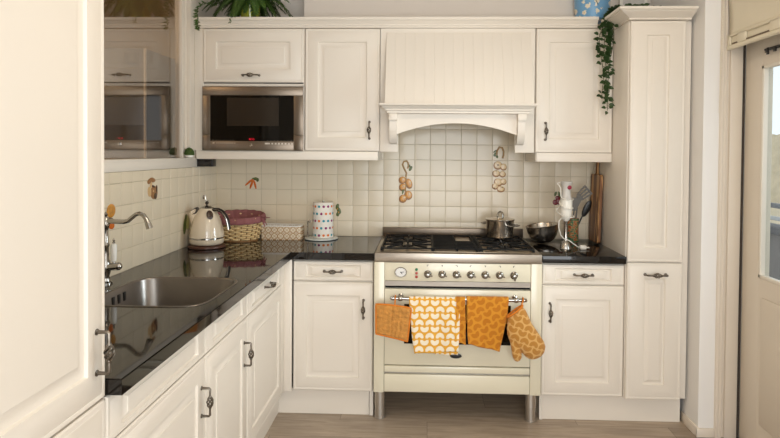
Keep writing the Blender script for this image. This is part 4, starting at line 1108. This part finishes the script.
bl('leaf', green_g, [(.0, .026, .011, .02, .3), (.011, .0, .013, .022, -.3), (.004, -.022, .011, .016, .2)]); bl('fruit', onion, [(.010, -.008, .007, .010, 0), (.0, .012, .006, .007, 0)])
bl, ln = motif('radish_motif', 'painted dark red radishes on the tiles left of the hand blender', 'S', 2.208, 1.168)
bl('radish', radm, [(.012, -.022, .020, .019, 0), (-.010, -.026, .018, .018, 0), (.004, .002, .016, .014, 0)]); bl('leaf', green_g, [(-.010, .028, .008, .016, .3), (.012, .026, .008, .018, -.2), (.028, .008, .008, .012, .4)])
t = thing('wall_hook', 'small chrome hook on the left tiles above the kettle', 'hook', (.008, -.242, 1.16))
b = B().ball((.0085, -.242, 1.17), (.004, .009, .012), 12, 8)
b.tube([(.009, -.242, 1.178), (.016, -.242, 1.182), (.022, -.242, 1.17), (.022, -.242, 1.15), (.03, -.242, 1.142), (.038, -.242, 1.15)], .003, 8); b.build('hook', chrome, t)

# ------------------------------------------------------------------ plants on top of the cabinets
CT = 2.2306
fern_m = mat('fern_green', rgb(62, 90, 26), .55, vary=.45, vary_scale=14)
def two_sided_leaf(b, base, d, n, L, W):
    """pointed leaflet: folded rhombus of real thickness direction n"""
    s_ = d.cross(n).normalized()
    p = [base, base + d * L * .35 + s_ * W, base + d * L, base + d * L * .35 - s_ * W, base + d * L * .4 + n * W * .35]
    v = [b.bm.verts.new(q) for q in p]
    for q in ((0, 1, 4), (1, 2, 4), (2, 3, 4), (3, 0, 4)): b._fin([b.bm.faces.new([v[i] for i in q])])
FX, FY = .292, -.235
t = thing('potted_fern', 'bushy green fern in a lime-green pot on top of the wall cabinets, left', 'potted plant', (FX, FY, CT))
lime = mat('lime_glaze', rgb(176, 178, 62), .15, coat=.5)
B().lathe([(0, CT + .0005), (.046, CT + .0005), (.050, CT + .004), (.058, CT + .06), (.064, CT + .118), (.067, CT + .124), (.066, CT + .128), (.060, CT + .126), (.056, CT + .10), (0, CT + .10)], c=(FX, FY), seg=36).build('pot', lime, t, 'glossy lime-green pot')
rnd = random.Random(11)
b = B()
NF = 60
for k in range(NF):
    a = 2 * PI * k / NF + rnd.uniform(-.2, .2)
    st = V((FX + .03 * math.cos(a), FY + .03 * math.sin(a), CT + .12))
    R_ = rnd.uniform(.12, .36) if k % 4 else rnd.uniform(.06, .16)
    ez = CT + rnd.uniform(.0, .10) if k % 5 else CT + rnd.uniform(.06, .2)
    ex, ey = FX + R_ * 1.0 * math.cos(a), FY + R_ * .72 * math.sin(a)
    ex, ey = min(max(ex, .03), .60), min(max(ey, -.47), -.05)
    if ey < -.425: ez = CT + rnd.uniform(-.045, .02)
    else: ez = max(ez, CT + .012)
    hump = rnd.uniform(.05, .13); pts = []
    for i in range(19):
        u = i / 18
        pts.append(st.lerp(V((ex, ey, ez)), u) + V((0, 0, hump * 4 * u * (1 - u) * (1 - .35 * u))))
    if ex > .58 and ey > -.25: continue
    b.tube(pts, [.0018] * 19, 4)
    for i in range(2, 19):
        tdir = (pts[min(i + 1, 18)] - pts[i - 1]).normalized(); side = tdir.cross(V((0, 0, 1)))
        if side.length < .1: side = V((1, 0, 0))
        side.normalize(); nrm = side.cross(tdir).normalized(); w = .042 * math.sin(PI * (i / 19) ** .8) + .010
        for sg in (1, -1):
            for h in (0, .5):
                q = pts[i].lerp(pts[i - 1], h)
                dd = (side * sg * 1.2 + tdir * .55 + V((0, 0, -.35)) + V((rnd.uniform(-.2, .2), rnd.uniform(-.2, .2), rnd.uniform(-.15, .15)))).normalized()
                tip = q + dd * w
                if tip.y > -.42 and tip.z < CT + .003: dd.z = max(0, (CT + .004 - q.z) / w); dd.normalize()
                if q.y > -.42 and q.z < CT + .004: continue
                two_sided_leaf(b, q, dd, nrm, w, .0040)
b.build('fronds', fern_m, t, angle=180)
# one long tendril hanging over the left end of the cornice
b = B(); pts = [(.10, -.30, CT + .10), (.062, -.38, CT + .09), (.045, -.425, CT + .05), (.040, -.43, CT + .01), (.048, -.425, CT - .03), (.044, -.425, CT - .055), (.054, -.425, CT - .082)]
pts = [V(p) for p in pts]; b.tube(pts, .002, 5)
for i in range(60):
    u = i / 60 * (len(pts) - 1); k = int(u); q = pts[k].lerp(pts[k + 1], u - k)
    dd = V((rnd.uniform(-1, 1), -.3 - rnd.random() * .5, rnd.uniform(-.7, .3))).normalized()
    two_sided_leaf(b, q, dd, V((0, -1, .2)), rnd.uniform(.016, .03), .005)
b.build('tendril', fern_m, t, angle=180)

bpm = mat('sky_blue_ceramic', rgb(116, 164, 200), .25, coat=.4)
def _bp():
    nt = bpm.node_tree; tc = nt.nodes.new('ShaderNodeTexCoord')
    vo = nt.nodes.new('ShaderNodeTexVoronoi'); vo.inputs['Scale'].default_value = 24
    nt.links.new(tc.outputs['Object'], vo.inputs['Vector'])
    nz = nt.nodes.new('ShaderNodeTexNoise'); nz.inputs['Scale'].default_value = 120; nt.links.new(tc.outputs['Object'], nz.inputs['Vector'])
    d = X(nt, vo.outputs['Distance']) + (X(nt, nz.outputs['Fac']) - .5) * .5
    c = mixcol(bpm, d.lt(.36), rgb(108, 160, 200), rgb(224, 214, 190)); mixcol(bpm, d.lt(.13), c, rgb(196, 166, 110))
_bp()
VX, VY = 2.345, -.28
t = thing('blue_planter', 'light blue planter speckled with pale flowers, on top of the right wall cabinet', 'planter', (VX - .01, VY, CT))
VX = 2.335
t.location.x = VX
pl = B().lathe([(0, CT + .0005), (.088, CT + .0005), (.094, CT + .004), (.099, CT + .06), (.104, CT + .16), (.106, CT + .168), (.101, CT + .168), (.096, CT + .15), (0, CT + .14)], c=(VX, VY), seg=48).build('pot', bpm, t)
b = B()
for p in ([(-.045, .20), (-.028, .15), (-.010, .105), (.006, .075)], [(-.03, .155), (.0, .13), (.016, .12)], [(.03, .2), (.012, .15), (-.006, .118)]):
    pts = []
    for x, z in p:
        z = min(z, .158); r = .0945 + .0095 * z / .16 + .0004; a = -PI / 2 + x / .1; pts.append((VX + r * math.cos(a), VY + r * math.sin(a), CT + z))
    b.tube(pts, .0022, 6)
b.build('painted_twig', mat('twig_ink', rgb(34, 40, 52), .5), t)
ivy_m = mat('ivy_green', rgb(46, 70, 32), .5, vary=.45, vary_scale=14)
t = thing('trailing_ivy', 'dark green ivy trailing down between the right wall cabinet and the tall cabinet', 'ivy', (2.42, -.36, CT))
rnd = random.Random(21)
strands = []
def strand(pts, n):
    P = [V(p) for p in pts]; out = []
    for i in range(n):
        u = i / (n - 1) * (len(P) - 1); k = min(int(u), len(P) - 2); f0 = u - k
        p0, p1, p2, p3 = P[max(k - 1, 0)], P[k], P[k + 1], P[min(k + 2, len(P) - 1)]
        out.append(.5 * ((2 * p1) + (p2 - p0) * f0 + (2 * p0 - 5 * p1 + 4 * p2 - p3) * f0 * f0 + (3 * p1 - p0 - 3 * p2 + p3) * f0 ** 3))
    return out
st_b = B(); lf = B()
for pts, n in (([(2.56, -.45, 2.230), (2.50, -.50, 2.250), (2.44, -.48, 2.262), (2.40, -.44, 2.24), (2.375, -.437, 2.17), (2.362, -.432, 2.05), (2.375, -.432, 1.93), (2.380, -.428, 1.80), (2.388, -.426, 1.70)], 70),
               ([(2.58, -.38, 2.228), (2.48, -.44, 2.262), (2.41, -.45, 2.25), (2.392, -.444, 2.15), (2.400, -.440, 2.02), (2.385, -.438, 1.90), (2.395, -.432, 1.80)], 56),
               ([(2.50, -.42, 2.245), (2.43, -.45, 2.265), (2.385, -.452, 2.22), (2.335, -.440, 2.12), (2.345, -.436, 2.00), (2.360, -.436, 1.90), (2.355, -.43, 1.79), (2.365, -.43, 1.765)], 60),
               ([(2.60, -.55, 2.225), (2.52, -.56, 2.245), (2.45, -.50, 2.25), (2.405, -.46, 2.20), (2.41, -.45, 2.10), (2.395, -.45, 2.0)], 44)):
    sp_ = strand(pts, n); st_b.tube(sp_, .0017, 5)
    for i in range(1, n, 1):
        for _ in range(2 if sp_[i].z > 2.0 else 1):
            side = rnd.choice((-1, 1)); a = rnd.uniform(-.8, .8)
            dd = V((side * rnd.uniform(.35, 1), -rnd.uniform(.1, .75), rnd.uniform(-.75, .35))).normalized()
            L = rnd.uniform(.026, .038); q = sp_[i] + V((0, -.002, 0)); st = q + dd * .010
            tip = st + dd * L
            if tip.x > 2.424 and tip.z < 2.19: dd.x = -abs(dd.x); 
            st = q + dd * .010
            if (st + dd * L).x > 2.35 and sp_[i].x > 2.42 and (st + dd * L).z < 2.207: dd.z = abs(dd.z); st = q + dd * .01
            st_b.tube([q, st], .0009, 4)
            n_ = V((a * .5, -1, .35 + a * .3)); n_ = (n_ - dd * n_.dot(dd)).normalized(); s_ = dd.cross(n_).normalized(); W = L * .34
            prof_ = [(0, 0), (.18, .75), (.42, 1), (.7, .66), (1, 0)]
            c_ = [lf.bm.verts.new(st + dd * L * u + n_ * (.12 * L * math.sin(PI * u) * 0)) for u, _w in prof_]
            for sg in (1, -1):
                e_ = [lf.bm.verts.new(st + dd * L * u + s_ * sg * W * w_ + n_ * W * .30 * w_) for u, w_ in prof_[1:-1]]
                lf.bm.faces.new((c_[0], c_[1], e_[0])); lf.bm.faces.new((c_[1], c_[2], e_[1], e_[0])); lf.bm.faces.new((c_[2], c_[3], e_[2], e_[1])); lf.bm.faces.new((c_[3], c_[4], e_[2]))
st_b.build('vine', mat('ivy_stem', rgb(74, 72, 40), .7), t, angle=180)
lf.build('leaves', ivy_m, t, angle=180)
t = thing('picture_frame', 'small white frame leaning on the wall above the tall cabinet', 'picture frame', (2.62, -.05, 2.2025))
B().box(2.575, 2.745, -.045, -.030, 2.2025, 2.44, .003).build('frame', white_p, t)
b = B().box(2.595, 2.725, -.0465, -.0452, 2.22, 2.42); b.build('picture', mat('pale_print', rgb(206, 202, 196), .8, vary=.12, vary_scale=30), t)

# ------------------------------------------------------------------ blind and its chain
BXp, BYa, BYb, BZ = 2.890, -.752, -1.64, 1.985
cloth_m = mat('cream_blind_cloth', rgb(228, 219, 197), .85, bump=.15, bump_scale=300, vary=.05, vary_scale=6)
t = thing('window_blind', 'cream fabric blind gathered above the garden door', 'blind', (BXp, -1.2, 2.0))
b = B()
b.sheet(lambda u, v: V((BXp + .006 * math.sin(v * 9 + u) - .016 * (1 - v) ** 2 * 0 - .012 * math.sin(PI * min(1, v * 1.0)), BYa + (BYb - BYa) * u, 2.044 + (2.66 - 2.044) * v)), 24, 24)
b.build('fabric', cloth_m, t, solid=.004, angle=80)
b = B()   # hem pocket with two cut-outs showing the bar
ys = [(BYa, -.775), (-.842, -.915), (-1.105, -1.185), (-1.45, BYb)]
for ya, yb in ys: b.box(BXp - .012, BXp - .003, yb, ya, 2.002, 2.048, .002)
b.box(BXp - .012, BXp + .004, BYb, BYa, 2.042, 2.054, .002)
b.box(BXp - .001, BXp + .004, BYb, BYa, 1.986, 2.043)
hp = [(BXp - .014 + .022 * (.5 + .5 * math.cos(a)), 1.991 + .012 * math.sin(a)) for a in [2 * PI * i / 16 for i in range(16)]]
b.loft([[(x, y, z) for x, z in hp] for y in (BYa, BYb)])
b.build('hem', cloth_m, t, 'bottom hem with cut-out slots')
B().box(BXp - .0075, BXp - .0025, BYb + .002, BYa - .034, 2.0015, 2.0105, .001).build('bar', mat('bar_brown', rgb(104, 84, 58), .5), t, 'brown bar in the hem')
t = thing('blind_chain', 'thin beaded chain loop hanging beside the blind', 'chain', (2.85, -.748, 1.66))
b = B(); pts = []
for i in range(70):
    u = i / 69; pts.append((2.866 - .022 * u, -.749, 2.60 - .93 * u))
for p in pts: b.ball(p, .0032, 6, 4)
for i in range(70):
    u = i / 69; b.ball((2.862 - .018 * u + .004 * math.sin(PI * u), -.751, 2.60 - .93 * u), .0032, 6, 4)
b.tube(pts[::6], .0008, 4); b.build('beads', mat('bead_cream', rgb(230, 222, 204), .4), t)

# ------------------------------------------------------------------ outside the glazed door
wallbox('balcony_floor', [(3.1, 4.6, -6, 4, -.15, -.03)], mat('concrete', rgb(150, 148, 144), .9, vary=.1, vary_scale=5))
t = thing('balcony_parapet', 'dark grey balcony parapet outside the garden door', 'parapet', (4.1, 0, 0))
B().box(4.0, 4.1, -6, 3.9, -.03, .86, .005).build('panel', mat('slate_panel', rgb(112, 108, 106), .8, vary=.1, vary_scale=3), t)
B().box(3.97, 4.13, -6, 3.9, .861, .915, .005).build('coping', mat('coping_dark', rgb(66, 66, 70), .6), t)
t = thing('balcony_railing', 'grey metal handrail above the balcony parapet', 'railing', (4.05, 0, .915))
B().box(4.03, 4.07, -6, 3.9, 1.050, 1.085, .004).build('rail', mat('rail_grey', rgb(92, 94, 98), .5, .6), t)
B().box(4.04, 4.06, -6, 3.9, .955, .985, .003).build('lower_rail', mat('rail_pale', rgb(176, 176, 176), .5, .3), t)
for k in range(9):
    y = -5.9 + k * 1.22; B().box(4.04, 4.06, y - .012, y + .012, .9155, 1.05).build('post', MATS['rail_grey'], t)
dry = mat('dry_grass', rgb(196, 180, 152), .95, vary=.25, vary_scale=2.2, bump=.3, bump_scale=6)
b = B(); b.sheet(lambda u, v: V((6 + 60 * v, -20 + 110 * u, -3 + 4.6 * v ** 1.2 + .5 * noise.noise(V((u * 14, v * 9, 0))))), 60, 40)
o = b.build('ground_field', dry); struct(o, 'dry pale field beyond the balcony')
b = B(); b.sheet(lambda u, v: V((26 + 2 * math.sin(u * 5) + .3 * noise.noise(V((u * 90, v * 9, 2))) + 3 * v, -10 + 70 * u, -2.2 + (5.1 + .35 * noise.noise(V((u * 22, 3, 1))) + .22 * noise.noise(V((u * 160, v * 4, 5)))) * v)), 220, 14)
o = b.build('hedge', dry, solid=.6); tag(o, 'blurred dry hedge line seen through the garden door', 'hedge')

# ------------------------------------------------------------------ light
wd = bpy.data.worlds.new('world'); S.world = wd; wd.use_nodes = True
bg = wd.node_tree.nodes['Background']; bg.inputs[0].default_value = (.86, .93, 1, 1); bg.inputs[1].default_value = 1.2
def area(name, loc, rot, sx, sy, power, col, spread=PI):
    l = bpy.data.lights.new(name, 'AREA'); l.shape = 'RECTANGLE'; l.size = sx; l.size_y = sy; l.energy = power; l.color = col; l.spread = spread
    o = bpy.data.objects.new(name, l); COL.objects.link(o); o.location = loc; o.rotation_euler = rot; return o
area('window_daylight', (1.75, YF + .02, 1.22), (PI / 2, 0, 0), 2.1, 2.1, 72, (.95, .98, 1))
area('side_fill', (XR + .05, -4.55, 1.57), (PI / 2, 0, PI / 2), 1.0, 1.25, 4, (.88, .94, 1))  # fill light added to brighten the left-hand fronts
area('door_daylight', (3.06, -1.33, 1.36), (PI / 2, 0, PI / 2), .42, 1.0, 8.5, (.80, .90, 1), math.radians(100))
pl_ = bpy.data.lights.new('ceiling_fill', 'AREA'); pl_.shape = 'DISK'; pl_.size = .8; pl_.energy = 12; pl_.color = (1, .82, .62)  # warm fill added below the ceiling, without any fitting
o = bpy.data.objects.new('ceiling_fill', pl_); COL.objects.link(o); o.location = (1.7, -2.1, ZC - .02)
ul = bpy.data.lights.new('utility_fill', 'POINT'); ul.energy = 26; ul.color = (1, .86, .66); ul.shadow_soft_size = .15  # light added to brighten the space behind the left pane
o = bpy.data.objects.new('utility_fill', ul); COL.objects.link(o); o.location = (-.9, -1.9, 2.4)

S.view_settings.view_transform = 'Standard'; S.view_settings.look = 'None'; S.view_settings.exposure = 0.09; S.view_settings.gamma = 1; S.view_settings.use_curve_mapping = False
S.cycles.max_bounces = 10; S.cycles.diffuse_bounces = 5; S.cycles.glossy_bounces = 6; S.cycles.transparent_max_bounces = 12; S.cycles.caustics_reflective = False; S.cycles.caustics_refractive = False
